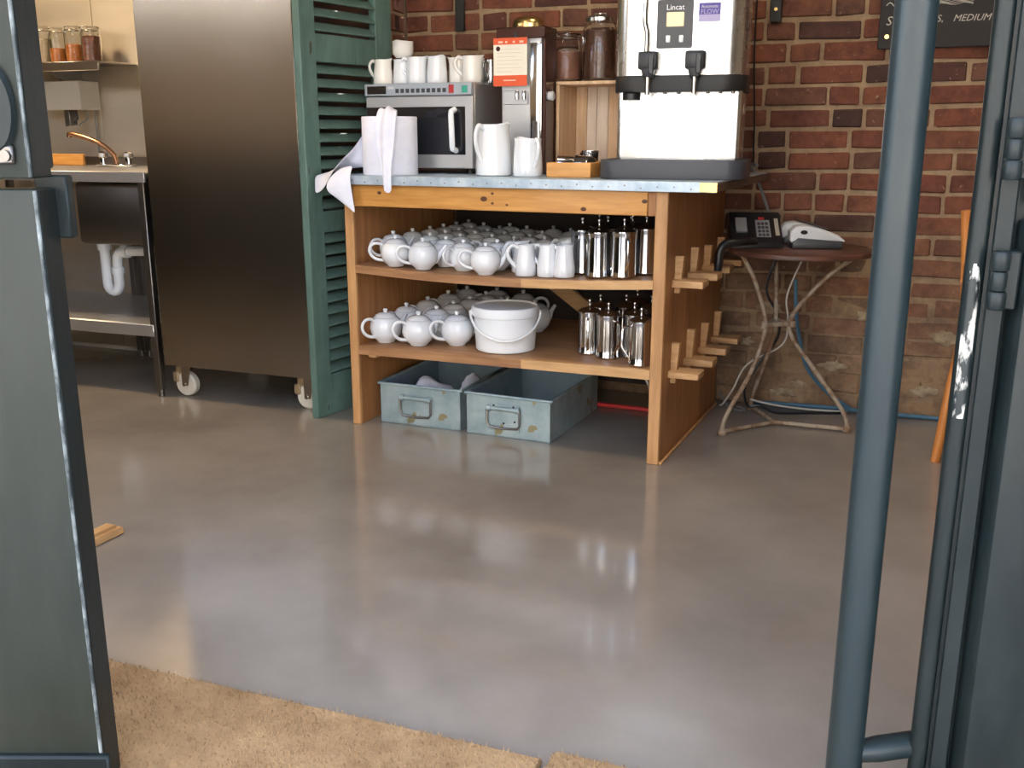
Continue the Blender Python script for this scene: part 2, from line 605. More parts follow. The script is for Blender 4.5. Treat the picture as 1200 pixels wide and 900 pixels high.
# ================================================================== SETTING
b = new()
box(b, -6.0, 2.6, -3.3, 0.3, -0.08, 0.0)
floor = struct(place(obj('floor', b, 'floor'), W))
b = new()
box(b, -16, 14, -13, -3.3, -0.12, -0.015)
struct(place(obj('ground', b, 'pavement'), W))
b = new()
box(b, -6.0, 2.6, -3.3, 0.3, 2.9, 3.0)
struct(place(obj('ceiling', b, 'ceiling'), W))

# brick wall: a mortar body with every brick laid on it
PITCH = 0.0803
b = new()
box(b, -1.43, 2.6, 0.0, 0.25, 0.0, 2.9)
wall_back = struct(place(obj('wall_back', b, 'mortar'), W))


def brick_mesh(L, H, k):
    bm = new()
    box(bm, -L / 2, L / 2, 0.0, 0.05, -H / 2, H / 2, bev=0.005, jit=0.0016)
    # wander of the long edges
    for v in bm.verts:
        v.co.z += 0.002 * math.sin(v.co.x * 40 + k * 1.7)
    me = bpy.data.meshes.new('brick')
    bmesh.ops.recalc_face_normals(bm, faces=bm.faces[:])
    bm.to_mesh(me)
    bm.free()
    return me


ST = [brick_mesh(0.222, 0.066, k) for k in range(8)]
HD = [brick_mesh(0.106, 0.066, k) for k in range(6)]
for me in ST + HD:
    me.materials.append(M['brick'])
rng = random.Random(3)
far = new()


def join_mesh(bm, me, loc, rz=0.0, sx=1.0):
    mt = Matrix.Translation(loc) @ Matrix.Rotation(rz, 4, 'Z') @ Matrix.Diagonal((sx, 1, 1, 1))
    vs = [bm.verts.new(mt @ v.co) for v in me.vertices]
    for p in me.polygons:
        bm.faces.new([vs[i] for i in p.vertices])


row = 0
z = 0.036
while z < 2.86:
    x = -1.43 + (0.0 if row % 2 == 0 else -0.13) + rng.uniform(-0.015, 0.015)
    k = row % 2
    while x < 2.58:
        st = (k % 2 == 0) != (rng.random() < 0.12)
        L = (0.222 if st else 0.106) * rng.uniform(0.97, 1.04)
        x1 = x + L
        a = max(x, -1.43)
        if x1 - a > 0.03:
            cx, Lc = (a + x1) / 2, x1 - a
            me = rng.choice(ST if Lc > 0.16 else HD)
            sc = Lc / (0.222 if Lc > 0.16 else 0.106)
            loc = (cx, -rng.uniform(0.003, 0.009 if z > 0.65 else 0.013) + (0.0 if z > 0.65 else 0.003), z + rng.uniform(-0.002, 0.002))
            seen = (0.93 < z < 1.70 and cx < 1.02) or (z <= 0.93 and -0.04 < cx < 1.02)
            if seen:
                o = bpy.data.objects.new('brick', me)
                COL.objects.link(o)
                o.parent = wall_back
                o.location = loc
                o.rotation_euler = (rng.uniform(-0.02, 0.02), rng.uniform(-0.010, 0.010), rng.uniform(-0.012, 0.012))
                o.scale = (sc, 1, rng.uniform(0.95, 1.04))
                if z < 0.62:      # worn, uneven bricks at the foot of the wall
                    o.location.z += rng.uniform(-0.004, 0.004)
                    o.rotation_euler = (rng.uniform(-0.06, 0.06), rng.uniform(-0.022, 0.022), rng.uniform(-0.03, 0.03))
                    o.scale = (sc * rng.uniform(0.96, 1.02), 1, rng.uniform(0.90, 1.12))
            else:
                join_mesh(far, me, loc, 0, sc)
        x = x1 + rng.uniform(0.010, 0.016)
        k += 1
    z += PITCH
    row += 1
lime = mat('lime_render', (0.36, 0.29, 0.19), 0.95, color2=(0.20, 0.14, 0.085), scale=30, bump=0.8, bump_scale=60)
for x, z, rx, rz_, sd in ((0.325, 0.100, 0.035, 0.016, 1), (0.800, 0.115, 0.060, 0.022, 2), (0.105, 0.265, 0.026, 0.018, 3), (0.27, 0.06, 0.05, 0.018, 4), (0.58, 0.40, 0.055, 0.02, 5),
                          (0.19, 0.41, 0.05, 0.025, 6), (0.66, 0.23, 0.07, 0.02, 7), (0.45, 0.19, 0.06, 0.022, 8), (0.56, 0.66, 0.045, 0.02, 9), (0.86, 0.33, 0.05, 0.03, 10)):
    lp = new()
    bmesh.ops.create_icosphere(lp, subdivisions=3, radius=1.0)
    for v in lp.verts:
        k = 1 + 0.25 * math.sin(v.co.x * 5 + sd) * math.cos(v.co.z * 4 + sd * 2) + 0.12 * math.sin(v.co.x * 11 + sd * 3)
        v.co = Vector((x + v.co.x * rx * k, -0.004 + v.co.y * 0.007, z + v.co.z * rz_ * k))
    obj('lime_patch', lp, lime, wall_back)
o = obj('brickwork', far, 'brick_far', wall_back)
o['kind'] = 'stuff'

# brick pier at the left end of that wall
b = new()
box(b, -2.0, -1.44, -0.125, 0.25, 0.0, 2.9)
pier = struct(place(obj('wall_pier', b, 'mortar'), W))
far = new()
row = 0
z = 0.036
while z < 2.86:
    if 1.1 < z < 1.75:
        o = bpy.data.objects.new('brick', HD[row % 6])
        COL.objects.link(o)
        o.parent = pier
        o.location = (-1.434, -0.066, z)
        o.rotation_euler = (0, 0, PI / 2)
        o.scale = (1.0, 1, 1)
    else:
        join_mesh(far, HD[row % 6], (-1.434, -0.066, z), PI / 2)
    x = -1.99 + (0.11 if row % 2 else 0)
    while x < -1.6:
        join_mesh(far, ST[row % 8], (x + 0.111, -0.131, z))
        x += 0.234
    z += PITCH
    row += 1
o = obj('brickwork', far, 'brick_far', pier)
o['kind'] = 'stuff'

# kitchen walls, clad in steel sheets
b = new()
box(b, -6.0, -2.0, -0.08, 0.25, 0.0, 2.9)
kw = struct(place(obj('wall_kitchen', b, 'plaster'), W))
for x0, x1 in ((-4.79, -3.585), (-3.58, -3.085), (-3.08, -2.01)):
    b = new()
    box(b, x0, x1, -0.086, -0.078, 0.02, 2.2, bev=0.001)
    obj('steel_sheet', b, 'steel_wall', kw)
b = new()
box(b, -6.2, -6.0, -3.3, 0.25, 0.0, 2.9)
struct(place(obj('wall_left', b, 'plaster'), W))
b = new()
box(b, 2.6, 2.8, -3.3, 0.25, 0.0, 2.9)
struct(place(obj('wall_right', b, 'plaster'), W))
b = new()
box(b, -6.2, -4.6, -3.12, -2.97, 0.0, 2.9)
box(b, -2.5, -1.6, -3.12, -2.97, 0.0, 2.9)
box(b, -4.6, -2.5, -3.12, -2.97, 0.0, 1.95)
box(b, -4.6, -2.5, -3.12, -2.97, 2.55, 2.9)
box(b, 1.02, 2.6, -3.12, -2.97, 0.0, 2.9)
box(b, -1.6, 1.02, -3.12, -2.97, 2.55, 2.9)
struct(place(obj('wall_front', b, 'plaster'), W))

b = new()
box(b, -9.0, 6.0, -3.15, -2.95, 3.02, 6.4)
struct(place(obj('wall_upper_added', b, 'facade'), W))  # unseen upper storey, added to keep the sun off the pavement

added_dado = new()
box(added_dado, -6.0, -1.6, -2.97, -2.94, 0.0, 1.05, bev=0.004)
box(added_dado, -6.0, -5.97, -2.94, -0.1, 0.0, 1.05, bev=0.004)
struct(place(obj('added_trim', added_dado, 'tealdoor'), W))  # unseen dark panelling, added to darken the steel cabinet's lower reflection

b = new()
for k in range(4):
    x = -4.6 + k * 0.6833
    box(b, x, x + 0.05, -3.08, -3.01, 1.95, 2.55, bev=0.004)
box(b, -4.6, -2.5, -3.08, -3.01, 1.95, 2.00, bev=0.004)
box(b, -4.6, -2.5, -3.08, -3.01, 2.50, 2.55, bev=0.004)
wf = struct(place(obj('added_window', b, 'tealdoor'), W))  # unseen window, added to give the cabinet and floor a bright reflection
for k in range(3):
    b = new()
    x = -4.55 + k * 0.6833
    box(b, x, x + 0.633, -3.048, -3.042, 2.00, 2.50)
    obj('pane', b, 'pane', wf)

# the street outside, behind the photographer
b = new()
box(b, -16, 14, -13.3, -13.0, 0.0, 5.6)
st = struct(place(obj('wall_opposite', b, 'facade'), W))
for i in range(9):
    for zz in (0.9, 3.3):
        b = new()
        x = -14 + i * 3.1
        box(b, x, x + 1.1, -13.0, -12.97, zz, zz + 1.5, bev=0.01)
        obj('street_window', b, 'winglass', st)

# ------------------------------------------------------------------ left door leaf (two halves, closed over a gap at 1.03 m)
d1 = struct(thing('door_1', 'dark teal painted stable door leaf at the left edge of the doorway', 'door', G, -0.695, 1.45, 0))
b = new()
box(b, -0.46, 0, 0, 0.062, 0.012, 1.022, bev=0.005, seg=2)
lower = obj('lower_leaf', b, 'greydoor', d1)
b = new()
box(b, -0.46, -0.003, 0.0, 0.062, 1.037, 2.45, bev=0.005, seg=2)
upper = obj('upper_leaf', b, 'greydoor', d1)
for z0, z1_, pa in ((0.014, 1.020, lower), (1.039, 2.45, upper)):
    xo = 0.0 if pa is lower else -0.003
    b = new()
    box(b, xo - 0.002, xo + 0.0012, 0.006, 0.0625, z0, z1_, bev=0.0008)
    obj('edge_face', b, 'tealdoor', pa)
    b = new()
    lathe(b, [(0.0030, z0), (0.0030, z1_)], 8, (xo - 0.0020, 0.0022, 0))
    obj('worn_edge', b, 'wornedge2', pa)
b = new()
box(b, -0.03, 0.020, 0.062, 0.085, 0.945, 1.040, bev=0.003)
obj('rebate_block', b, 'tealdoor', d1)
b = new()
box(b, -0.05, -0.004, 0.060, 0.080, 1.05, 2.45, bev=0.003)
obj('rebate_strip', b, 'tealdoor', upper)
b = new()
box(b, -0.46, 0.016, -0.012, 0.004, 0.012, 0.085, bev=0.004)
obj('weather_bar', b, 'tealdoor', lower)
b = new()
lathe(b, [(0.0, 0), (0.030, 0.0), (0.034, 0.006), (0.028, 0.012), (0.012, 0.014), (0.0, 0.014)], 24, (-0.044, -0.014, 1.135), 'y', sy=1.0)
for v in b.verts:
    v.co.z = 1.135 + (v.co.z - 1.135) * 1.9
obj('lock_escutcheon', b, 'tealdoor', upper)
b = new()
box(b, -0.060, -0.020, -0.012, 0.0, 1.058, 1.085, bev=0.003)
cyl(b, (-0.030, -0.018, 1.070), 0.008, 0.02, 'y', 12)
obj('latch', b, 'steel_dark', upper)

# ------------------------------------------------------------------ right door leaf, folded back and seen on its edge, with the long pull handle
d2 = struct(thing('door_2', 'open dark green door leaf seen edge on, carrying a long round pull handle', 'door', G, 0.509, 1.1, 0, -27))
b = new()
box(b, 0.0, 0.046, 0.004, 0.62, 0.015, 2.45, bev=0.003)
leaf = obj('leaf', b, 'tealdoor', d2)
b = new()     # rounded bead down the edge
lathe(b, [(0.0095, 0.0), (0.0095, 2.43)], 14, (0.011, 0.004, 0.018), 'z', sx=1.15, sy=0.8)
obj('edge_bead', b, 'tealdoor', d2)
b = new()
lathe(b, [(0.006, 0.0), (0.0066, 0.02), (0.0066, 0.16), (0.003, 0.19)], 10, (0.0115, -0.0010, 0.78), 'z', sx=1.1, sy=0.6)
obj('worn_patch', b, 'wornedge', d2)
b = new()
box(b, 0.026, 0.046, -0.006, 0.010, 0.015, 2.45, bev=0.002)
obj('edge_strip', b, 'tealdoor', d2)
b = new()
hp = Matrix.Rotation(math.radians(27), 4, 'Z')
def dl(x, y, z):      # room position -> leaf position
    v = hp @ Vector((x - 0.509, y - 1.1, 0))
    return Vector((v.x, v.y, z))
p0, p1 = dl(0.4275, 1.10, 0.18), dl(0.4275, 1.10, 1.98)
lathe(b, [(0.0, 0), (0.0195, 0.0), (0.0222, 0.003), (0.0222, 1.797), (0.0195, 1.80), (0, 1.80)], 32, p0)
ph = obj('pull_handle', b, 'pole', d2)
for zz in (0.333, 1.80):
    b = new()
    q = [dl(0.440, 1.098, zz), dl(0.470, 1.104, zz), dl(0.535, 1.118, zz)]
    tube(b, q, [0.013, 0.0165, 0.0165], 18)
    obj('standoff', b, 'pole', ph)
# hinges
for zz in (0.945, 1.085, 0.28, 1.62):
    b = new()
    c = dl(0.531, 1.062, 0)
    for k, (h0, h1, r) in enumerate(((-0.032, -0.012, 0.0098), (-0.011, 0.010, 0.0084), (0.011, 0.032, 0.0098))):
        lathe(b, [(r * 0.85, h0), (r, h0 + 0.002), (r, h1 - 0.002), (r * 0.85, h1)], 16, (c.x, c.y, zz))
    box(b, c.x + 0.002, c.x + 0.02, c.y + 0.004, c.y + 0.03, zz - 0.032, zz + 0.032, bev=0.002)
    obj('hinge', b, 'tealdoor', d2)

# ------------------------------------------------------------------ fixed side panel at the right edge of the doorway
d3 = struct(thing('door_3', 'dark teal side panel at the right edge of the doorway', 'door', G, 0.515, 1.085, 0))
b = new()
box(b, 0.028, 0.075, 0.0, 0.06, 0.0, 2.5, bev=0.003)
obj('post', b, 'tealdoor', d3)
b = new()
box(b, 0.040, 0.48, -0.035, 0.02, 0.012, 1.010, bev=0.006, seg=2)
obj('lower_leaf', b, 'tealdoor', d3)
b = new()
box(b, 0.045, 0.48, -0.020, 0.02, 1.026, 2.45, bev=0.005, seg=2)
obj('upper_leaf', b, 'tealdoor', d3)

# ------------------------------------------------------------------ coir mats in the doorway
nprng = random.Random(11)


def coir_mat(name, x0, x1, y0, y1, label):
    b = new()
    box(b, x0, x1, y0, y1, 0.0, 0.012, bev=0.004)
    o = tag(place(obj(name, b, 'coir'), W), label, 'doormat', 'coir mats in the doorway')
    t = new()
    n = int((x1 - x0) * (min(y1, y1) - max(y0, -3.1)) * 26000)
    for _ in range(n):
        x, y = nprng.uniform(x0, x1), nprng.uniform(max(y0, -3.1), y1)
        a = nprng.uniform(0, 2 * PI)
        h = nprng.uniform(0.004, 0.010)
        dx, dy = math.cos(a) * 0.0014, math.sin(a) * 0.0014
        lx, ly = nprng.uniform(-0.005, 0.005), nprng.uniform(-0.005, 0.005)
        t.faces.new((t.verts.new((x - dx, y - dy, 0.010)), t.verts.new((x + dx, y + dy, 0.010)), t.verts.new((x + lx, y + ly, 0.012 + h))))
    f = obj('coir_pile', t, 'coir', o)
    f['kind'] = 'stuff'
    return o


coir_mat('doormat', -1.55, 0.100, -3.25, -2.622, 'wide worn tan coir doormat at the bottom left of the doorway')
coir_mat('doormat', 0.112, 0.97, -3.25, -2.592, 'second coir doormat, only its pale corner showing at the bottom edge')


# ================================================================== KITCHEN CORNER (left)
# tall steel cabinet on castors
fr = thing('steel_cabinet', 'tall brushed steel cabinet on castors beside the green shutter', 'cabinet', W, -2.222, -0.797, 0)
b = new()
box(b, 0.004, 0.712, 0.02, 0.64, 0.15, 2.05, bev=0.004)
obj('body', b, 'steel_dark', fr)
b = new()
box(b, 0.0, 0.717, 0.0, 0.022, 0.146, 2.05, bev=0.002)
obj('front_panel', b, 'steel', fr)
b = new()
box(b, 0.713, 0.7185, -0.002, 0.03, 0.146, 2.05, bev=0.001)
obj('edge_trim', b, 'steel_bright', fr)
for cx, cy in ((0.052, 0.075), (0.662, 0.075), (0.052, 0.58), (0.662, 0.58)):
    b = new()
    box(b, cx - 0.045, cx + 0.045, cy - 0.045, cy + 0.045, 0.142, 0.149)
    prism(b, [(cx - 0.012, 0.143), (cx + 0.040, 0.143), (cx + 0.018, 0.048), (cx - 0.010, 0.048)], cy - 0.026, cy - 0.022)
    prism(b, [(cx - 0.012, 0.143), (cx + 0.040, 0.143), (cx + 0.018, 0.048), (cx - 0.010, 0.048)], cy + 0.022, cy + 0.026)
    cyl(b, (cx, cy - 0.03, 0.053), 0.008, 0.06, 'y', 10)
    ca = obj('castor', b, 'steel', fr)
    b = new()
    lathe(b, [(0.012, -0.018), (0.046, -0.018), (0.052, -0.012), (0.052, 0.012), (0.046, 0.018), (0.012, 0.018)], 24, (cx, cy, 0.0525), 'y')
    obj('wheel', b, 'castor', ca)
    b = new()
    box(b, cx - 0.062, cx - 0.030, cy - 0.024, cy + 0.024, 0.060, 0.105, bev=0.006)
    box(b, cx - 0.048, cx - 0.010, cy - 0.018, cy + 0.018, 0.100, 0.142, bev=0.005)
    obj('brake_pedal', b, 'castor_brown', ca)

# stainless sink bench
sb = thing('sink_bench', 'stainless steel sink bench with an undershelf left of the steel cabinet', 'bench', W, -2.235, -0.797, 0)
b = new()
box(b, -1.45, -0.008, 0.0, 0.69, 0.942, 0.950, bev=0.002)
box(b, -1.45, -0.008, 0.0, 0.012, 0.908, 0.947, bev=0.002)
obj('worktop', b, 'steel_soft', sb)
b = new()
box(b, -1.05, -0.008, 0.672, 0.698, 0.945, 0.992, bev=0.003)
obj('upstand', b, 'steel_dark', sb)
b = new()
box(b, -1.45, -0.03, 0.012, 0.66, 0.300, 0.316, bev=0.002)
box(b, -1.45, -0.03, 0.0, 0.014, 0.264, 0.316, bev=0.003)
obj('undershelf', b, 'steel_soft', sb)
for lx, ly in ((-0.034, 0.003), (-1.42, 0.02), (-0.034, 0.62), (-1.42, 0.62), (-0.62, 0.62), (-0.67, 0.62)):
    b = new()
    box(b, lx - 0.016, lx + 0.016, ly, ly + 0.032, 0.03, 0.91, bev=0.003)
    cyl(b, (lx, ly + 0.016, 0.0), 0.013, 0.035, 'z', 10)
    obj('leg', b, 'steel_dark', sb)
b = new()
box(b, -0.43, -0.05, 0.05, 0.48, 0.64, 0.905, bev=0.02, seg=2)
obj('sink_bowl', b, 'steel_dark', sb)
# waste trap hanging from the bowl
b = new()
X, Y = -0.452, 0.25
p = [(X, Y, 0.645), (X, Y, 0.44)] + [(X + 0.033 - 0.033 * math.cos(a), Y, 0.44 - 0.038 * math.sin(a)) for a in [PI * k / 8 for k in range(1, 8)]] + \
    [(X + 0.066, Y, 0.44), (X + 0.066, Y, 0.52), (X + 0.070, Y, 0.56), (X + 0.085, Y, 0.582), (X + 0.11, Y, 0.588), (X + 0.26, Y, 0.595)]
for q in range(len(p)):
    p[q] = (p[q][0] - 0.03, p[q][1], p[q][2])
X -= 0.03
tube(b, p, 0.0225, 14)
lathe(b, [(0.031, 0), (0.031, 0.028)], 14, (X, Y, 0.59))
lathe(b, [(0.029, 0), (0.029, 0.03)], 14, (X + 0.066, Y, 0.485))
lathe(b, [(0.030, 0), (0.030, 0.032)], 14, (X + 0.105, Y, 0.588), 'x')
obj('waste_trap', b, 'plastic_white', sb)
b = new()
tube(b, smooth_path([(-0.10, 0.40, 0.33), (-0.11, 0.40, 0.45), (-0.09, 0.40, 0.56), (-0.10, 0.42, 0.64)]), 0.009, 8)
lathe(b, [(0.016, 0), (0.016, 0.03)], 10, (-0.105, 0.40, 0.40))
obj('supply_hose', b, 'plastic_white', sb)
# tap
tp = thing('mixer_tap', 'curved bronze coloured spout tap on the back of the sink', 'tap', W, -2.80, -0.30, 0.9512)
b = new()
tube(b, smooth_path([(-0.02, 0, 0.0125), (-0.04, 0, 0.06), (-0.10, -0.01, 0.105), (-0.18, -0.02, 0.135), (-0.255, -0.03, 0.150), (-0.262, -0.03, 0.135)]), 0.0115, 10)
obj('spout', b, 'brownsteel', tp)
for dx in (-0.10, 0.05):
    b = new()
    lathe(b, [(0.016, 0.0), (0.016, 0.04), (0.022, 0.045), (0.024, 0.062), (0.014, 0.070)], 12, (dx, 0.0, 0.0))
    obj('tap_head', b, 'chrome', tp)
b = new()
box(b, -0.13, 0.08, -0.02, 0.02, 0.0, 0.012, bev=0.004)
obj('base', b, 'chrome', tp)
# chopping board
b = new()
box(b, -0.30, 0.0, 0.0, 0.02, 0.0, 0.055, bev=0.004)
tag(place(obj('chopping_board', b, 'pine'), W, -3.10, -0.22, 0.9512), 'orange wooden board leaning at the left end of the sink', 'board')

# kitchen wall shelf with spice jars
sh = thing('wall_shelf', 'grey steel shelf on the kitchen wall holding spice jars', 'shelf', W, -3.75, -0.087, 1.385)
b = new()
box(b, 0, 0.915, -0.255, 0.0, 0.034, 0.042, bev=0.002)
box(b, 0, 0.915, -0.257, -0.245, 0.0, 0.042, bev=0.002)
obj('shelf_board', b, 'steel', sh)
for xx in (0.03, 0.55):
    b = new()
    prism(b, [(-0.24, 0.033), (0.0, 0.033), (0.0, -0.10)], xx, xx + 0.02, 'x')
    obj('bracket', b, 'steel_dark', sh)


def glass_jar(name, label, fr_, x, y, z, r, h, fill, level, lid, group=None, clip=True):
    t = thing(name, label, 'jar', fr_, x, y, z, 0, group)
    b = new()
    lathe(b, [(r * 0.92, 0), (r, 0.006), (r, h * 0.80), (r * 0.86, h * 0.88), (r * 0.86, h * 0.93),
              (r * 0.80, h * 0.93), (r * 0.80, h * 0.88), (r * 0.93, h * 0.79), (r * 0.93, 0.01), (0.0, 0.008)], 24, cap0=True, cap1=False)
    obj('glass_body', b, 'glass', t)
    b = new()
    lathe(b, [(0, 0.011), (r * 0.90, 0.011), (r * 0.90, h * level), (r * 0.5, h * level + 0.004), (0, h * level + 0.005)], 20, cap0=False, cap1=False)
    obj('contents', b, fill, t)
    b = new()
    lathe(b, [(0.0, h * 0.92), (r * 0.92, h * 0.92), (r * 0.92, h * 0.97), (r * 0.82, h), (0, h)], 24)
    obj('lid', b, lid, t)
    if clip:
        b = new()
        tube(b, [(r * 0.95, 0, h * 0.97), (r * 1.08, 0, h * 0.92), (r * 1.08, 0, h * 0.78), (r * 0.98, 0, h * 0.75)], 0.0022, 6)
        tube(b, [(r * 0.9 * math.cos(a), r * 0.9 * math.sin(a), h * 0.885) for a in [2 * PI * k / 20 for k in range(21)]], 0.002, 5)
        obj('wire_clip', b, 'chrome', t)
    return t


glass_jar('spice_jar', 'clip top jar of pale grain, leftmost on the kitchen shelf', W, -3.276, -0.21, 1.427, 0.040, 0.175, 'spice3', 0.66, 'glass')
glass_jar('spice_jar', 'glass jar of orange grain between two others on the kitchen shelf', W, -3.188, -0.21, 1.427, 0.041, 0.165, 'spice1', 0.42, 'glass')
glass_jar('spice_jar', 'glass jar half full of bright orange spice on the kitchen shelf', W, -3.090, -0.21, 1.427, 0.042, 0.17, 'spice1', 0.50, 'glass')
glass_jar('spice_jar', 'glass jar of dark brown spice, rightmost on the kitchen shelf', W, -2.985, -0.21, 1.427, 0.045, 0.165, 'spice2', 0.72, 'glass')

bx = thing('wall_box', 'beige box fixed to the kitchen wall under the shelf', 'box', W, -3.40, -0.087, 1.215)
b = new()
box(b, 0, 0.325, -0.135, 0.0, 0.0, 0.135, bev=0.004)
obj('casing', b, 'beige', bx)
b = new()
box(b, 0.18, 0.215, -0.10, -0.05, -0.075, 0.0, bev=0.003)
obj('socket', b, 'steel_dark', bx)
for k, (xx, dz, s) in enumerate(((0.20, -0.16, 0.05), (0.26, -0.20, 0.03))):
    b = new()
    tube(b, smooth_path([(xx + 0.03, -0.07, 0.0), (xx + 0.035, -0.07, -0.04), (xx, -0.075, -0.065), (xx - s, -0.06, -0.075)]), 0.004, 6)
    obj('cable', b, 'black' if k == 0 else 'grey_cable', bx)
b = new()
tube(b, [(0.29, -0.01, 0.0), (0.292, -0.01, -0.22)], 0.004, 6)
obj('cable', b, 'grey_cable', bx)

# ------------------------------------------------------------------ green louvred shutter
ang = 58.0
Sh = Frame(-0.7705, 3.747, ang)
su = thing('louvred_shutter', 'tall green painted louvred shutter standing between steel cabinet and tea counter', 'shutter', Sh, 0, 0, 0)
T = 0.034
HT = 2.15
for x0, x1 in ((0.0, 0.084), (0.430, 0.530)):
    b = new()
    box(b, x0, x1, 0, T, 0.0, HT, bev=0.003)
    obj('stile', b, 'green', su)
for z0, z1 in ((0.0, 0.165), (0.730, 0.812), (1.362, 1.462), (2.03, HT)):
    b = new()
    box(b, 0.084, 0.430, 0.002, T - 0.002, z0, z1, bev=0.002)
    obj('rail', b, 'green', su)


def slat_mesh():
    bm = new()
    box(bm, 0.082, 0.432, -0.024, 0.024, -0.0035, 0.0035, bev=0.002, rot=Matrix.Rotation(math.radians(42), 4, 'X'))
    for v in bm.verts:
        v.co.y += T / 2
    me = bpy.data.meshes.new('slat')
    bmesh.ops.recalc_face_normals(bm, faces=bm.faces[:])
    bm.to_mesh(me)
    bm.free()
    for p in me.polygons:
        p.use_smooth = False
    me.materials.append(M['green'])
    return me


sm = slat_mesh()
for z0, z1, n in ((0.165, 0.730, 12), (0.812, 1.362, 11), (1.462, 2.03, 11)):
    for k in range(n):
        o = bpy.data.objects.new('slat', sm)
        COL.objects.link(o)
        o.parent = su
        o.location = (0, 0, z0 + (k + 0.5) * (z1 - z0) / n)

# long metal foot lying on the floor behind the left door
b = new()
box(b, -0.50, 0.0, -0.030, 0.0, 0.0, 0.022, bev=0.004)
box(b, -0.50, -0.012, -0.018, 0.022, 0.016, 0.030, bev=0.004)
o = tag(obj('floor_bar', b, 'wood_pale'), 'pale flat bar lying on the floor behind the left door leaf', 'bar')
o.location = (-1.128, 2.600, 0)
o.rotation_euler = (0, 0, math.radians(66))


# ================================================================== TEA COUNTER
ZT = 0.955


def z1(x):      # top of the sagging upper shelf
    return 0.626 + 0.0083 * x - 0.022 * (1 - ((x - 0.62) / 0.6) ** 2)


def z2(x):      # top of the lower shelf
    return 0.3145 + 0.0135 * x


ct = thing('tea_counter', 'wooden counter with two open shelves and a zinc edged top', 'counter', U, 0, 0, 0)
b = new()
box(b, 0.0, 0.034, 0.0, 0.80, 0.0, 0.922, bev=0.003)
obj('side_panel', b, 'wood', ct)
b = new()
box(b, 1.191, 1.226, 0.012, 0.865, 0.0, 0.922, bev=0.003)
sp = obj('side_panel', b, 'wood', ct)
b = new()
box(b, 1.187, 1.229, -0.004, 0.014, 0.0, 0.922, bev=0.003)
obj('edge_strip', b, 'wood_edge', sp)
b = new()
box(b, -0.002, 0.036, -0.004, 0.012, 0.0, 0.922, bev=0.003)
obj('edge_strip', b, 'wood_edge', ct)
b = new()
box(b, 1.229, 1.240, 0.0, 0.85, 0.0, 0.012, bev=0.003)
obj('floor_bead', b, 'wood_edge', sp)


def plank(bm, x0, x1, y0, y1, zf, th, n=24):
    rows = []
    for i in range(n + 1):
        x = x0 + (x1 - x0) * i / n
        zt = zf(x)
        rows.append([bm.verts.new(p) for p in ((x, y0, zt - th), (x, y1, zt - th), (x, y1, zt), (x, y0, zt))])
    for a, c in zip(rows, rows[1:]):
        for k in range(4):
            j = (k + 1) % 4
            bm.faces.new((a[k], a[j], c[j], c[k]))
    bm.faces.new(rows[0])
    bm.faces.new(list(reversed(rows[-1])))


for nm, zf, ym in (('shelf', z1, 0.80), ('shelf', z2, 0.80)):
    b = new()
    plank(b, 0.034, 1.191, 0.018, 0.27, zf, 0.024)
    s0 = obj(nm, b, 'wood_shelf', ct)
    b = new()
    plank(b, 0.034, 1.191, 0.273, 0.53, zf, 0.024)
    obj('plank', b, 'wood_shelf', s0)
    b = new()
    plank(b, 0.034, 1.191, 0.533, ym, zf, 0.024)
    obj('plank', b, 'wood_shelf', s0)
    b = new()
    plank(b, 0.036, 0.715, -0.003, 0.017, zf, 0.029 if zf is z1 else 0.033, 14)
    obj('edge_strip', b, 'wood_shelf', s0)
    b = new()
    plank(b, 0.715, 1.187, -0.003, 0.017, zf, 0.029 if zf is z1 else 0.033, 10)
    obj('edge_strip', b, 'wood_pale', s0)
b = new()
box(b, 0.036, 1.160, 0.0, 0.035, 0.842, 0.922, bev=0.003)
obj('front_rail', b, 'pine', ct)
b = new()
for x, z, r in ((0.150, 0.893, 0.006), (0.572, 0.882, 0.009), (0.605, 0.901, 0.004), (0.605, 0.868, 0.004), (0.660, 0.864, 0.0035), (0.940, 0.858, 0.007), (1.150, 0.889, 0.007)):
    lathe(b, [(r, 0.0), (r * 0.9, 0.0006), (0.0, 0.0008)], 10, (x, -0.0006, z), 'y', sx=1.0, sy=1.5)
kn = obj('knots', b, mat('knot_wood', (0.10, 0.035, 0.012), 0.6), bpy.data.objects['front_rail'])
kn['kind'] = 'stuff'
b = new()
box(b, 1.161, 1.188, 0.002, 0.06, 0.842, 0.922, bev=0.002)
obj('corner_block', b, 'wood', ct)
b = new()
box(b, 0.036, 0.09, 0.30, 0.36, 0.25, 0.289, bev=0.004)
box(b, 0.036, 0.075, 0.06, 0.10, 0.255, 0.285, bev=0.004)
obj('shelf_bearer', b, 'wood_pale', ct)
b = new()
box(b, -0.03, 1.388, -0.026, 0.875, 0.925, 0.950, bev=0.002)
tp_ = obj('worktop', b, mat('dark_wood', (0.085, 0.052, 0.036), 0.5, color2=(0.13, 0.085, 0.06), scale=5, stretch=(1, 8, 8)), ct)
b = new()
box(b, -0.032, 1.384, -0.030, 0.872, 0.9505, 0.955, bev=0.0015)
box(b, -0.032, 1.390, -0.031, -0.0265, 0.922, 0.955, bev=0.0015)
box(b, -0.032, 0.02, -0.031, 0.50, 0.922, 0.9545, bev=0.0015)
obj('zinc_cover', b, 'zinc', tp_)
b = new()
for k in range(26):
    x = 0.0 + k * 0.0545
    cyl(b, (x, -0.0318, 0.936 + 0.004 * math.sin(k * 2.3)), 0.0028, 0.002, 'y', 8)
o = obj('zinc_nails', b, 'steel_dark', tp_)
o['kind'] = 'stuff'
b = new()
box(b, 1.335, 1.3905, -0.0328, -0.030, 0.924, 0.9535, bev=0.001)
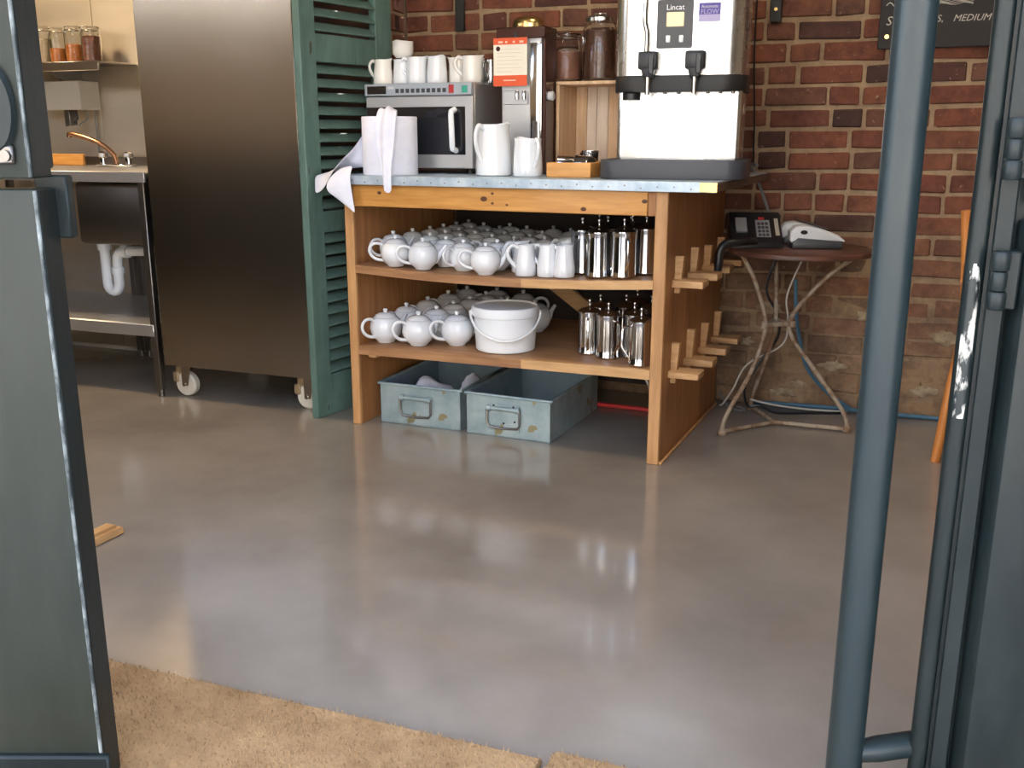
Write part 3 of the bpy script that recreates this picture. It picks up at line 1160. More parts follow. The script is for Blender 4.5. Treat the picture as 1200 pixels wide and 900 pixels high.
obj('zinc_patch', b, 'brass', tp_)
b = new()
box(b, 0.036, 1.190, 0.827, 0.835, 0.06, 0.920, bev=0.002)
obj('back_panel', b, mat('dark_brown_board', (0.020, 0.012, 0.008), 0.7), ct)  # very dark brown board added behind the shelves
b = new()      # a slanting brace
prism(b, [(0.34, 0.575), (0.45, 0.575), (0.80, 0.335), (0.69, 0.335)], 0.765, 0.795)
obj('brace', b, 'wood_pale', ct)
b = new()
tube(b, [(1.188, 0.06, 0.215), (1.150, 0.06, 0.30)], 0.006, 8)
obj('shelf_bracket', b, 'steel_dark', ct)
# tenons of the shelves, coming through the side and locked with wedges
for zz, ys in ((0.300, (0.085, 0.295, 0.515, 0.735)), (0.613, (0.09, 0.300, 0.505, 0.725))):
    for k, y in enumerate(ys):
        b = new()
        box(b, 1.226, 1.333, y, y + 0.082, zz - 0.012, zz + 0.012, bev=0.002, jit=0.001)
        tn = obj('tenon', b, 'tenon', ct)
        b = new()
        h = (0.105, 0.115, 0.10, 0.11)[k] * (1.0 if zz < 0.5 else 0.85)
        prism(b, [(1.2275, zz - 0.035), (1.246, zz - 0.035), (1.256, zz + h), (1.2275, zz + h)], y + 0.030, y + 0.056)
        obj('wedge', b, 'tenon', tn)

# ------------------------------------------------------------------ white teapots
def make_teapot(name, label, k, group, withlid=True):
    """k scales a pot whose bowl is 111 mm wide."""
    t = thing(name, label, 'teapot', U, 0, 0, 0, 0, group)
    b = new()
    lathe(b, [(0.0, 0.003), (0.029, 0.0), (0.032, 0.004), (0.035, 0.008), (0.0465, 0.018), (0.0540, 0.033), (0.0568, 0.050), (0.0545, 0.068),
              (0.0475, 0.083), (0.039, 0.0905), (0.036, 0.091), (0.031, 0.086), (0.040, 0.070), (0.046, 0.05), (0.036, 0.02), (0.0, 0.012)], 26, cap0=False, cap1=False)
    bmesh.ops.scale(b, vec=(k, k, k), verts=b.verts)
    obj('bowl', b, 'white', t, angle=50)
    b = new()
    lathe(b, [(0.0, 0.087), (0.035, 0.0875), (0.0385, 0.0915), (0.034, 0.0970), (0.022, 0.1025), (0.008, 0.1045), (0.0, 0.1045)], 22, cap0=False, cap1=False)
    bmesh.ops.scale(b, vec=(k, k, k), verts=b.verts)
    lid = obj('lid', b, 'white', t, angle=50)
    b = new()
    lathe(b, [(0.0065, 0.1035), (0.006, 0.107), (0.0085, 0.111), (0.0088, 0.1145), (0.006, 0.1175), (0.0, 0.1185)], 12)
    bmesh.ops.scale(b, vec=(k, k, k), verts=b.verts)
    obj('knob', b, 'white', lid)
    b = new()
    q = smooth_path([(-0.042, 0, 0.076), (-0.064, 0, 0.087), (-0.086, 0, 0.084), (-0.098, 0, 0.066), (-0.093, 0, 0.045), (-0.073, 0, 0.028), (-0.044, 0, 0.022)], 4)
    tube(b, q, 0.0047, 8, 1.25)
    bmesh.ops.scale(b, vec=(k, k, k), verts=b.verts)
    obj('handle', b, 'white', t, angle=60)
    b = new()
    q = smooth_path([(0.040, 0, 0.030), (0.060, 0, 0.046), (0.072, 0, 0.068), (0.089, 0, 0.088)], 4)
    tube(b, q, rlerp([0.017, 0.0125, 0.0085, 0.0065], len(q)), 10)
    bmesh.ops.scale(b, vec=(k, k, k), verts=b.verts)
    obj('spout', b, 'white', t, angle=60)
    return t


UP = [(0.104, 0.166), (0.115, 0.295), (0.130, 0.412), (0.130, 0.529), (0.130, 0.646), (0.130, 0.763), (0.232, 0.703), (0.174, 0.062), (0.229, 0.233),
      (0.232, 0.352), (0.232, 0.469), (0.232, 0.586), (0.291, 0.062), (0.329, 0.173), (0.331, 0.290), (0.336, 0.407), (0.432, 0.116), (0.336, 0.641),
      (0.328, 0.762), (0.442, 0.584), (0.429, 0.711), (0.530, 0.762), (0.336, 0.524), (0.439, 0.464), (0.564, 0.550), (0.439, 0.347), (0.536, 0.188),
      (0.551, 0.308), (0.566, 0.425), (0.546, 0.066), (0.640, 0.680), (0.660, 0.351)]
LO = [(0.098, 0.100), (0.105, 0.250), (0.108, 0.420), (0.250, 0.088), (0.250, 0.234), (0.255, 0.370), (0.385, 0.146), (0.110, 0.600), (0.125, 0.750), (0.262, 0.505),
      (0.268, 0.758), (0.275, 0.632), (0.415, 0.545), (0.410, 0.720), (0.560, 0.500)]
tpt = random.Random(5)
GU = 'small white teapots on the upper shelf'
GL = 'larger white teapots on the lower shelf'
front_u = {7: 'white teapot nearest the left end in the front rank of the upper shelf',
           12: 'white teapot second from the left in the front rank of the upper shelf',
           29: 'white teapot at the front of the upper shelf, just left of the three white jugs',
           16: 'white teapot in the middle of the front rank of the upper shelf',
           0: 'white teapot just behind the leftmost front one on the upper shelf, handle to the left'}
front_l = {0: 'white teapot leftmost in the front rank of the lower shelf',
           3: 'white teapot in the middle of the three at the front of the lower shelf',
           6: 'white teapot right beside the white bucket on the lower shelf',
           1: 'white teapot just behind the leftmost one on the lower shelf',
           14: 'white teapot half hidden behind the white bucket on the lower shelf'}
def rest(zf, x, r=0.05):      # a foot ring on a bowed board bears on its highest side
    return max(zf(x - r), zf(x), zf(x + r)) + 0.0008

ORD = ('first', 'second', 'third', 'fourth', 'fifth', 'sixth', 'seventh', 'eighth')
EDGES = (0.125, 0.245, 0.36, 0.485, 0.61, 0.73, 9)


def rank_label(pts, i, size, shelf):
    rk = lambda y: next(k for k, e in enumerate(EDGES) if y < e)
    r = rk(pts[i][1])
    k = sorted(q[0] for q in pts if rk(q[1]) == r).index(pts[i][0])
    return '%s white teapot, %s from the left in the %s rank back on the %s shelf' % (size, ORD[k], ORD[r], shelf)


def turn(pts, k, want, far, x0, others=(), fixed=()):
    """Turn every pot so that spout and handle find room between its neighbours; pts in counter axes, angles in room axes."""
    res = []
    taken = []
    for i, (x, y) in enumerate(pts):
        w0 = want.get(i, far)
        best = None
        for da in ([0] if i in fixed else sorted(range(-180, 180, 4), key=abs)):
            a = math.radians(w0 + da + 24.1)
            sp_ = [(x + k * r * math.cos(a), y + k * r * math.sin(a)) for r in (0.066, 0.078, 0.090)]
            hd = [(x - k * r * math.cos(a), y - k * r * math.sin(a)) for r in (0.064, 0.08, 0.097)]
            bad = abs(da) * 0.0006
            for px, py in sp_ + hd:
                for j, (qx, qy) in enumerate(pts):
                    if j != i:
                        bad += max(0, 0.0585 * k + 0.009 - math.hypot(px - qx, py - qy)) * 30
                for qx, qy, qr in others:
                    bad += max(0, qr + 0.012 - math.hypot(px - qx, py - qy)) * 30
                for qx, qy in taken:
                    bad += max(0, 0.017 - math.hypot(px - qx, py - qy)) * 30
                bad += max(0, x0 + 0.012 - px) * 60
                bad += max(0, 0.012 - py) * 10 + max(0, py - 0.808) * 60
            if best is None or bad < best[0]:
                best = (bad, w0 + da, sp_ + hd)
        res.append(best[1])
        taken += best[2]
    return res


proto = make_teapot('teapot', '', 0.985, GU)
JUGS = ((0.695, 0.085, 0.045), (0.779, 0.083, 0.045), (0.64, 0.175, 0.045), (0.765, 0.30, 0.045))
AU = turn(UP, 0.985, {i: 36 for i in (7, 12, 29, 8, 13, 26, 16, 0)}, 32, 0.034, JUGS)
AL = turn(LO, 1.11, {0: 42, 3: 34, 6: 26, 1: 40, 4: 36}, 34, 0.034, ((0.588, 0.145, 0.131),), (0, 3, 6))
for i, (x, y) in enumerate(UP):
    o = proto if i == 0 else copy_tree(proto)
    o['label'] = front_u.get(i) or rank_label(UP, i, 'small', 'upper')
    place(o, U, x, y, rest(z1, x), 24.1 + AU[i])
proto = make_teapot('teapot', '', 1.11, GL)
for i, (x, y) in enumerate(LO):
    o = proto if i == 0 else copy_tree(proto)
    o['label'] = front_l.get(i) or rank_label(LO, i, 'larger', 'lower')
    place(o, U, x, y, rest(z2, x), 24.1 + AL[i])
place(bpy.data.objects['teapot'], U, UP[0][0], UP[0][1], rest(z1, UP[0][0]), 24.1 + AU[0])

# ------------------------------------------------------------------ milk jugs
def make_jug(name, label, r0, r1, h, m, group=None, belly=0.0, hand=1.0):
    t = thing(name, label, 'jug', U, 0, 0, 0, 0, group)
    b = new()
    n = 28
    prof = [(0.0, 0.002), (r0 * 0.92, 0.0), (r0, 0.004), (r0 + belly, h * 0.25), (r0 * 0.55 + r1 * 0.45 + belly * 0.6, h * 0.6), (r1, h * 0.90), (r1 * 1.03, h),
            (r1 * 0.95, h * 0.995), (r1 * 0.92, h * 0.88), (r0 * 0.9, h * 0.2), (0.0, 0.01)]
    lathe(b, prof, n, cap0=False, cap1=False)
    for v in b.verts:      # the pouring lip
        rr = math.hypot(v.co.x, v.co.y)
        if v.co.z > h * 0.80 and rr > 0.3 * r1:
            a = math.atan2(v.co.y, v.co.x)
            f = max(0.0, math.cos(a)) ** 10 * ((v.co.z / h - 0.80) / 0.2)
            v.co.x += 0.32 * r1 * f
            v.co.z += 0.05 * h * f
    obj('body', b, m, t, angle=50)
    b = new()
    s = h * 0.34 * hand
    q = smooth_path([(-r1 * 0.97, 0, h * 0.90), (-r1 - s * 0.55, 0, h * 0.97), (-r1 - s, 0, h * 0.80), (-r1 - s * 0.85, 0, h * 0.55), (-r0 * 0.95 - belly, 0, h * 0.27)], 5)
    tube(b, q, 0.0052 * (h / 0.11) ** 0.6, 8, 1.35)
    obj('handle', b, m, t, angle=60)
    return t


for k, (x, y, rz, lab) in enumerate(((0.695, 0.085, 6, 'left of the three slim white jugs at the front of the upper shelf'),
                                     (0.779, 0.083, -42, 'middle of the three slim white jugs at the front of the upper shelf'),
                                     (0.845, 0.075, -28, 'slim white jug next to the first steel coffee pot on the upper shelf'))):
    if k == 0:
        jp = make_jug('milk_jug', lab, 0.0375, 0.0275, 0.110, 'white', 'slim white jugs on the upper shelf')
        j = jp
    else:
        j = copy_tree(jp)
    j['label'] = lab
    place(j, U, x, y, rest(z1, x), 24.1 + rz)
for x, y, rz, lab in ((0.80, 0.195, 60, 'white jug right behind the gap between the middle and right front jugs'),
                      (0.765, 0.30, 30, 'white jug furthest back behind the three front jugs on the upper shelf'),
                      (0.64, 0.175, 20, 'white jug behind the leftmost of the three front jugs on the upper shelf')):
    j = copy_tree(jp)
    j['label'] = lab
    place(j, U, x, y, rest(z1, x), 24.1 + rz)

# ------------------------------------------------------------------ steel coffee pots
def make_pot():
    t = thing('coffee_pot', '', 'coffee pot', U, 0, 0, 0)
    b = new()
    lathe(b, [(0.0, 0.002), (0.041, 0.0), (0.0435, 0.003), (0.0435, 0.007), (0.0415, 0.012), (0.0405, 0.03), (0.0400, 0.135), (0.0410, 0.146), (0.0425, 0.149),
              (0.0425, 0.152), (0.039, 0.153), (0.0, 0.153)], 28, cap0=False, cap1=False)
    obj('body', b, 'steel_bright', t, angle=40)
    b = new()
    lathe(b, [(0.041, 0.152), (0.041, 0.155), (0.034, 0.161), (0.022, 0.166), (0.008, 0.170), (0.0045, 0.176), (0.0035, 0.186), (0.006, 0.190), (0.0065, 0.195), (0.004, 0.199), (0.0, 0.200)], 24)
    obj('lid', b, 'steel_bright', t, angle=40)
    b = new()
    tube(b, [(-0.038, 0, 0.138), (-0.066, 0, 0.136), (-0.072, 0, 0.128), (-0.074, 0, 0.070), (-0.070, 0, 0.060), (-0.041, 0, 0.020)], 0.0048, 8, 0.8)
    obj('handle', b, 'steel_bright', t)
    b = new()
    prism(b, [(0.036, 0.110), (0.036, 0.150), (0.060, 0.150), (0.054, 0.140)], -0.009, 0.009, bev=0.003)
    obj('spout', b, 'steel_bright', t)
    return t


PU = [(0.873, 0.180, 'steel coffee pot beside the white jugs, leftmost of the four on the upper shelf', 100),
      (0.968, 0.085, 'steel coffee pot with its angular handle showing on the right, upper shelf', 196),
      (1.062, 0.070, 'steel coffee pot third from the left on the upper shelf', 95),
      (1.112, 0.162, 'steel coffee pot half behind another near the right end of the upper shelf', 200),
      (1.140, 0.258, 'steel coffee pot tucked against the right side panel on the upper shelf', 276),
      (0.948, 0.237, 'steel coffee pot behind the gap between first and second front pots, upper shelf', 60),
      (1.040, 0.235, 'steel coffee pot right behind the third front pot on the upper shelf', 246),
      (0.885, 0.330, 'steel coffee pot deepest at the left of the upper shelf group', 60),
      (0.990, 0.372, 'steel coffee pot deepest in the middle of the upper shelf group', 20)]
PL = [(0.905, 0.182, 'steel coffee pot at the left of the group on the lower shelf', 81),
      (0.992, 0.135, 'steel coffee pot second from the left at the front of the lower shelf', 116),
      (1.075, 0.175, 'steel coffee pot with its angular handle to the left on the lower shelf', -34),
      (1.134, 0.062, 'steel coffee pot nearest the right side panel on the lower shelf', 21),
      (0.905, 0.300, 'steel coffee pot behind the leftmost one on the lower shelf', 256),
      (0.997, 0.325, 'steel coffee pot behind the second one from the left, lower shelf', 40),
      (1.090, 0.337, 'steel coffee pot behind the one with its handle to the left, lower shelf', 200),
      (1.140, 0.245, 'steel coffee pot in the corner behind the rightmost one, lower shelf', 90),
      (1.000, 0.457, 'steel coffee pot furthest back on the lower shelf', 70)]
pp = make_pot()
first = True
for lst, zf, grp in ((PU, z1, 'steel coffee pots on the upper shelf'), (PL, z2, 'steel coffee pots on the lower shelf')):
    for x, y, lab, rz in lst:
        o = pp if first else copy_tree(pp)
        first = False
        o['label'] = lab
        o['group'] = grp
        place(o, U, x, y, rest(zf, x), 24.1 + rz)

# ------------------------------------------------------------------ white bucket
bk = thing('bucket', 'white plastic bucket with lid and hanging white handle on the lower shelf', 'bucket', U, 0.588, 0.145, z2(0.70) + 0.0015, 24.1)
b = new()
lathe(b, [(0.0, 0.001), (0.106, 0.0), (0.110, 0.004), (0.119, 0.135), (0.0, 0.135)], 40, cap0=False, cap1=False)
obj('body', b, 'plastic_white', bk)
b = new()
lathe(b, [(0.121, 0.128), (0.125, 0.130), (0.126, 0.152), (0.123, 0.162), (0.118, 0.164), (0.114, 0.158), (0.0, 0.157)], 40, cap0=False, cap1=False)
obj('lid', b, 'plastic_white', bk)
b = new()
q = []
for k in range(25):
    a = PI * k / 24
    q.append((-0.130 * math.cos(a), -0.075 * math.sin(a) - 0.060 * math.sin(a) ** 2 + 0.0, 0.140 - 0.088 * math.sin(a)))
tube(b, q, 0.0048, 8)
for s in (-1, 1):
    cyl(b, (s * 0.122 - 0.006, 0, 0.140), 0.011, 0.012, 'x', 12)
obj('handle', b, 'plastic_white', bk)

# ------------------------------------------------------------------ galvanised bins under the counter
def bin_(name, label, x, y, rz, w, d, h, plate):
    t = thing(name, label, 'bin', U, x, y, 0, rz, 'galvanised bins under the counter')
    th = 0.003
    b = new()
    for a in ((0, w, 0, th, 0, h), (0, w, d - th, d, 0, h), (0, th, 0, d, 0, h), (w - th, w, 0, d, 0, h), (0, w, 0, d, 0, th)):
        box(b, *a)
    obj('box', b, 'galv', t)
    b = new()
    for a in ((0.004, w - 0.004, th, th + 0.001, 0.004, h - 0.004), (0.004, w - 0.004, d - th - 0.001, d - th, 0.004, h - 0.004),
              (th, th + 0.001, 0.004, d - 0.004, 0.004, h - 0.004), (w - th - 0.001, w - th, 0.004, d - 0.004, 0.004, h - 0.004)):
        box(b, *a)
    obj('lining', b, 'galv_in', t)
    b = new()
    r = 0.006
    for p, q in (((-0.004, -0.004), (w + 0.004, -0.004)), ((w + 0.004, -0.004), (w + 0.004, d + 0.004)), ((w + 0.004, d + 0.004), (-0.004, d + 0.004)), ((-0.004, d + 0.004), (-0.004, -0.004))):
        tube(b, [(p[0], p[1], h), (q[0], q[1], h)], r, 8)
    obj('rolled_rim', b, 'galv', t)
    b = new()
    cx = w * 0.46
    zz = h * 0.70
    if plate:
        box(b, cx - 0.062, cx + 0.062, -0.0045, 0.0, zz - 0.085, zz + 0.018, bev=0.001)
    lathe(b, [(0.0085, -0.055), (0.0085, 0.055)], 10, (cx, -0.008, zz), 'x')
    for s in (-1, 1):
        lathe(b, [(0.012, -0.008), (0.012, 0.008)], 10, (cx + s * 0.058, -0.008, zz), 'x')
    hd = obj('handle', b, 'galv', t)
    b = new()
    q = [(cx - 0.066, -0.012, zz), (cx - 0.066, -0.013, zz - 0.058), (cx - 0.056, -0.013, zz - 0.070), (cx, -0.014, zz - 0.074), (cx + 0.056, -0.013, zz - 0.070), (cx + 0.066, -0.013, zz - 0.058), (cx + 0.066, -0.012, zz)]
    tube(b, q, 0.0048, 8)
    obj('drop_ring', b, 'steel_dark', hd)
    if plate:
        b = new()
        for dx, dz in ((-0.04, 0.011), (0.04, 0.011), (0.0, -0.055), (0.045, -0.045)):
            lathe(b, [(0.0045, 0), (0.004, 0.002), (0.0, 0.003)], 8, (cx + dx, -0.0078, zz + dz), 'y')
        obj('rivets', b, 'black', hd)['kind'] = 'stuff'
    return t


bin_('storage_bin', 'open galvanised metal bin with white cloths inside, left one under the counter', 0.083, 0.068, 1.5, 0.346, 0.50, 0.158, False)
bin_('storage_bin', 'empty open galvanised metal bin, right one under the counter', 0.4575, 0.075, 0.0, 0.341, 0.522, 0.158, True)


def crumple(name, label, cat, m, x, y, z, sx, sy, sz, seed):
    r = random.Random(seed)
    b = new()
    bmesh.ops.create_icosphere(b, subdivisions=4, radius=1.0)
    ph = [(Vector((r.uniform(-1, 1), r.uniform(-1, 1), r.uniform(-1, 1))).normalized() * r.uniform(2, 7), r.uniform(0, 6), r.uniform(0.03, 0.09)) for _ in range(12)]
    for v in b.verts:
        n = v.co.normalized()
        d = sum(a * math.sin(p.dot(n) + o_) for p, o_, a in ph)
        d2 = sum(a * abs(math.sin(1.3 * p.dot(n) + o_)) for p, o_, a in ph)
        v.co = n * (1 + d * 0.9 - d2 * 0.5)
        v.co = Vector((v.co.x * sx, v.co.y * sy, max(v.co.z, -0.6) * sz + 0.6 * sz))
    o = tag(obj(name, b, m), label, cat)
    return place(o, U, x, y, z)


crumple('cloth', 'crumpled white cloth lying in the left metal bin', 'cloth', 'towel', 0.215, 0.240, 0.006, 0.095, 0.14, 0.100, 1)
crumple('cloth', 'second crumpled white cloth at the right in the left metal bin', 'cloth', 'towel', 0.362, 0.300, 0.006, 0.042, 0.12, 0.105, 2)

# red pipe along the foot of the wall behind the counter
b = new()
tube(b, [(0.06, 0.625, 0.010), (1.18, 0.625, 0.010)], 0.0095, 10)
tag(place(obj('red_pipe', b, 'red'), U), 'thin red pipe lying on the floor behind the metal bins', 'pipe')


# ================================================================== ON THE COUNTER
ZC = ZT + 0.0008
# big roll of paper towel, its end pulled out of the core and hanging
rl = thing('paper_towel_roll', 'big pale blue paper towel roll with sheets hanging over the counter edge', 'paper roll', U, 0.150, 0.085, ZC)
b = new()
lathe(b, [(0.030, 0.0), (0.099, 0.0), (0.101, 0.003), (0.101, 0.203), (0.099, 0.206), (0.030, 0.206), (0.029, 0.10), (0.030, 0.0)], 48, cap0=False, cap1=False)
obj('roll', b, 'towel', rl)


def sheet(name, rows, parent, th=0.0022, sub=2):
    """rows: lists of points of equal length, skinned into a thin cloth-like paper."""
    bm = new()
    R = [[bm.verts.new(p) for p in r] for r in rows]
    for a, c in zip(R, R[1:]):
        for i in range(len(a) - 1):
            bm.faces.new((a[i], a[i + 1], c[i + 1], c[i]))
    return obj(name, bm, 'towel', parent, solid=th, sub=sub, angle=180)


# front strip: out of the core, over the rim, down the front and over the counter edge (roll coordinates; z from the counter)
path = [(0.0, 0.005, 0.12, 0.018), (0.010, 0.0, 0.195, 0.024), (0.022, -0.030, 0.232, 0.030), (0.038, -0.070, 0.230, 0.036), (0.048, -0.102, 0.200, 0.040),
        (0.050, -0.112, 0.15, 0.040), (0.050, -0.114, 0.10, 0.036), (0.056, -0.116, 0.050, 0.026), (0.062, -0.122, 0.010, 0.020), (0.064, -0.124, -0.030, 0.018), (0.064, -0.123, -0.055, 0.019)]
rows = []
rr = random.Random(4)
for k, (cx, cy, cz, hw) in enumerate(path):
    row = []
    for i in range(9):
        u = i / 8 * 2 - 1
        fold = 0.007 * math.sin(u * 5.2 + 0.25 * k) + 0.010 * (1 - u * u)
        dz = 0.006 * math.sin(u * 4 + k) if k == len(path) - 1 else 0
        row.append((cx + hw * u, cy - 0.007 * (k > 6) - (fold if 2 < k else 0.3 * fold), cz + (fold * 0.8 if k <= 3 else 0) + dz))
    rows.append(row)
sheet('loose_end', rows, rl)
# side sheet: comes off the left of the roll, sweeps down and out over the counter's left end
def rel(x, y, z):
    return (x - 0.150, y - 0.085 - (0.006 if y < -0.015 else 0.0), z - ZC + (0.011 if -0.045 < x and y > -0.01 else 0.0))
rowsA = [[rel(0.052, 0.055, 1.09), rel(0.048, 0.060, 1.08), rel(0.046, 0.068, 1.06), rel(0.044, 0.078, 1.03), rel(0.044, 0.09, 1.00), rel(0.045, 0.095, 0.975)],
         [rel(0.030, 0.035, 1.040), rel(0.026, 0.045, 1.025), rel(0.024, 0.055, 1.008), rel(0.026, 0.06, 0.992), rel(0.030, 0.07, 0.978), rel(0.034, 0.085, 0.967)],
         [rel(-0.014, -0.038, 0.984), rel(-0.016, -0.015, 0.994), rel(-0.016, 0.030, 0.990), rel(-0.016, 0.055, 0.982), rel(-0.012, 0.075, 0.974), rel(-0.006, 0.09, 0.967)],
         [rel(-0.042, -0.040, 0.925), rel(-0.048, -0.030, 0.945), rel(-0.052, -0.005, 0.968), rel(-0.058, 0.030, 0.978), rel(-0.052, 0.060, 0.976), rel(-0.046, 0.09, 0.970)],
         [rel(-0.100, -0.002, 0.893), rel(-0.102, 0.000, 0.910), rel(-0.104, 0.004, 0.930), rel(-0.106, 0.010, 0.948), rel(-0.100, 0.030, 0.960), rel(-0.09, 0.06, 0.964)],
         [rel(-0.138, 0.010, 0.880), rel(-0.140, 0.012, 0.900), rel(-0.141, 0.014, 0.922), rel(-0.142, 0.018, 0.945), rel(-0.138, 0.034, 0.952), rel(-0.13, 0.06, 0.950)]]
sheet('side_sheet', rowsA, rl)
rowsB = [[rel(0.056, -0.012, 0.990), rel(0.030, -0.014, 0.988), rel(0.004, -0.014, 0.982), rel(-0.014, -0.012, 0.975)],
         [rel(0.064, -0.054, 0.962), rel(0.035, -0.058, 0.957), rel(0.000, -0.058, 0.950), rel(-0.038, -0.054, 0.935)],
         [rel(0.070, -0.054, 0.915), rel(0.040, -0.060, 0.905), rel(0.000, -0.060, 0.900), rel(-0.044, -0.052, 0.898)],
         [rel(0.076, -0.054, 0.870), rel(0.055, -0.058, 0.868), rel(0.025, -0.058, 0.870), rel(-0.005, -0.052, 0.880)],
         [rel(0.082, -0.052, 0.820), rel(0.076, -0.054, 0.824), rel(0.066, -0.054, 0.832), rel(0.050, -0.050, 0.842)]]
sheet('side_flap', rowsB, rl)

# ------------------------------------------------------------------ microwave
mw = thing('microwave', 'stainless steel catering microwave with dark glass door carrying white jugs', 'microwave', U, -0.033, 0.222, ZC)
Wm, Hm, Dm = 0.455, 0.328, 0.34
b = new()
box(b, 0, Wm, 0.018, Dm, 0.020, Hm, bev=0.004)
obj('casing', b, 'steel_soft', mw)
b = new()
box(b, 0.0, Wm, 0.0, 0.018, 0.020, Hm - 0.046, bev=0.003)
dr = obj('door', b, 'steel_soft', mw)
b = new()
box(b, 0.004, 0.425, -0.0025, 0.001, 0.070, Hm - 0.085, bev=0.001)
obj('door_glass', b, 'glass_dark', dr)
b = new()
tube(b, [(0.386, -0.002, 0.085), (0.386, -0.030, 0.092), (0.386, -0.032, 0.10), (0.382, -0.032, 0.215), (0.382, -0.030, 0.224), (0.382, -0.002, 0.232)], 0.0105, 12)
obj('door_handle', b, 'plastic_white', dr)
b = new()
box(b, 0.0, Wm, -0.008, 0.018, Hm - 0.044, Hm, bev=0.002)
cp = obj('control_panel', b, 'panel_silver', mw)
b = new()
box(b, 0.012, 0.095, -0.0095, -0.007, Hm - 0.037, Hm - 0.008, bev=0.0008)
obj('display', b, 'glass_dark', cp)
b = new()
box(b, 0.104, 0.130, -0.0095, -0.007, Hm - 0.020, Hm - 0.010, bev=0.0006)
obj('button', b, 'plastic_grey', cp)
bm_ = None
for k in range(10):
    b = new()
    x = 0.136 + k * 0.0222
    box(b, x, x + 0.015, -0.0095, -0.007, Hm - 0.034, Hm - 0.019, bev=0.0008)
    obj('button', b, 'plastic_dark', cp)
b = new()
box(b, 0.362, 0.383, -0.0098, -0.007, Hm - 0.037, Hm - 0.008, bev=0.0008)
obj('button', b, 'red', cp)['label'] = 'red stop button'
b = new()
box(b, 0.416, 0.438, -0.0098, -0.007, Hm - 0.037, Hm - 0.012, bev=0.0008)
obj('button', b, 'button_green', cp)['label'] = 'green start button'
for dx, dy in ((0.04, 0.06), (Wm - 0.04, 0.06), (0.04, Dm - 0.05), (Wm - 0.04, Dm - 0.05)):
    b = new()
    cyl(b, (dx, dy, 0.0), 0.014, 0.022, 'z', 12)
    obj('foot', b, 'black', mw)

# white jugs along the top of the microwave
ZM = ZC + Hm + 0.0012
GJ = 'white jugs on top of the microwave'
specs = [  # x, y, r0, r1, h, material, facing, label
    (0.000, 0.300, 0.038, 0.031, 0.092, 'cream', -25, 'white jug at the left end of the row on the microwave, handle to the left'),
    (0.074, 0.325, 0.039, 0.034, 0.092, 'white', 150, 'white jug directly under the jug stacked on top of the microwave row'),
    (0.150, 0.300, 0.041, 0.036, 0.097, 'white', -20, 'white jug third from the left in the row on the microwave'),
    (0.236, 0.300, 0.039, 0.034, 0.097, 'white', -60, 'white jug fourth from the left on the microwave, handle turned to the left'),
    (0.312, 0.330, 0.036, 0.033, 0.092, 'cream', 180, 'cream white jug fifth from the left on the microwave'),
    (0.388, 0.290, 0.038, 0.035, 0.094, 'cream', -10, 'cream white jug at the front right end of the microwave, handle to the left'),
    (0.345, 0.430, 0.036, 0.032, 0.092, 'white', -70, 'white jug standing back between the two right hand jugs on the microwave'),
    (0.255, 0.430, 0.036, 0.032, 0.092, 'white', -120, 'white jug in the second rank behind the middle of the microwave row')]
for x, y, r0, r1, h, m, rz, lab in specs:
    j = make_jug('milk_jug', lab, r0, r1, h, m, GJ, hand=0.95)
    place(j, U, x, y, ZM, 24.1 + rz)
j = make_jug('milk_jug', 'squat white jug stacked on top of the jugs on the microwave', 0.030, 0.040, 0.060, 'cream', GJ, belly=0.010, hand=0.7)
place(j, U, 0.076, 0.325, ZM + 0.0975, 24.1 - 110)
# two small steel jugs behind the right end
for x, y, lab in ((0.420, 0.385, 'small steel jug at the right end of the microwave top'), (0.425, 0.475, 'second small steel jug behind on the microwave top')):
    j = make_jug('milk_jug', lab, 0.030, 0.028, 0.085, 'steel_bright', 'small steel jugs on the microwave', hand=0.8)
    place(j, U, x, y, ZM, 24.1 + 60)

# two big white jugs at the counter's front
j = make_jug('pitcher', 'large white pitcher standing at the front of the counter', 0.065, 0.055, 0.178, 'white', 'white pitchers at the front of the counter', hand=0.62)
place(j, U, 0.548, 0.135, ZC, 24.1 + 48)
j = make_jug('pitcher', 'smaller white pitcher to the right of the large one', 0.052, 0.047, 0.130, 'white', 'white pitchers at the front of the counter', hand=0.62)
place(j, U, 0.684, 0.125, ZC, 24.1 + 118)

# ------------------------------------------------------------------ coffee grinder
gr = thing('coffee_grinder', 'dark brown and steel coffee grinder with an orange and cream card', 'grinder', U, 0.487, 0.330, ZC)
b = new()
box(b, 0.0, 0.166, 0.0, 0.075, 0.0, 0.49, bev=0.006)
obj('front', b, 'steel_soft', gr)
b = new()
box(b, 0.120, 0.1675, -0.012, 0.0, 0.02, 0.465, bev=0.005, seg=2)
obj('chute', b, 'steel_bright', gr)
b = new()
box(b, 0.166, 0.180, -0.004, 0.100, 0.0, 0.50, bev=0.004)
box(b, 0.0, 0.166, 0.075, 0.100, 0.0, 0.50, bev=0.004)
obj('side_cover', b, 'brown', gr)
b = new()
box(b, -0.012, 0.181, -0.014, 0.104, 0.480, 0.520, bev=0.004)
obj('head', b, 'brown', gr)
b = new()
lathe(b, [(0.060, 0.0), (0.061, 0.012), (0.057, 0.026), (0.042, 0.038), (0.016, 0.043), (0.0, 0.044)], 28, (0.090, 0.045, 0.520), sy=0.8)
obj('hopper_lid', b, 'brass', gr)
b = new()
lathe(b, [(0.016, 0.0), (0.017, 0.016), (0.013, 0.020), (0.0, 0.020)], 18, (0.180, 0.03, 0.280), 'x')
obj('knob', b, 'plastic_grey', gr)
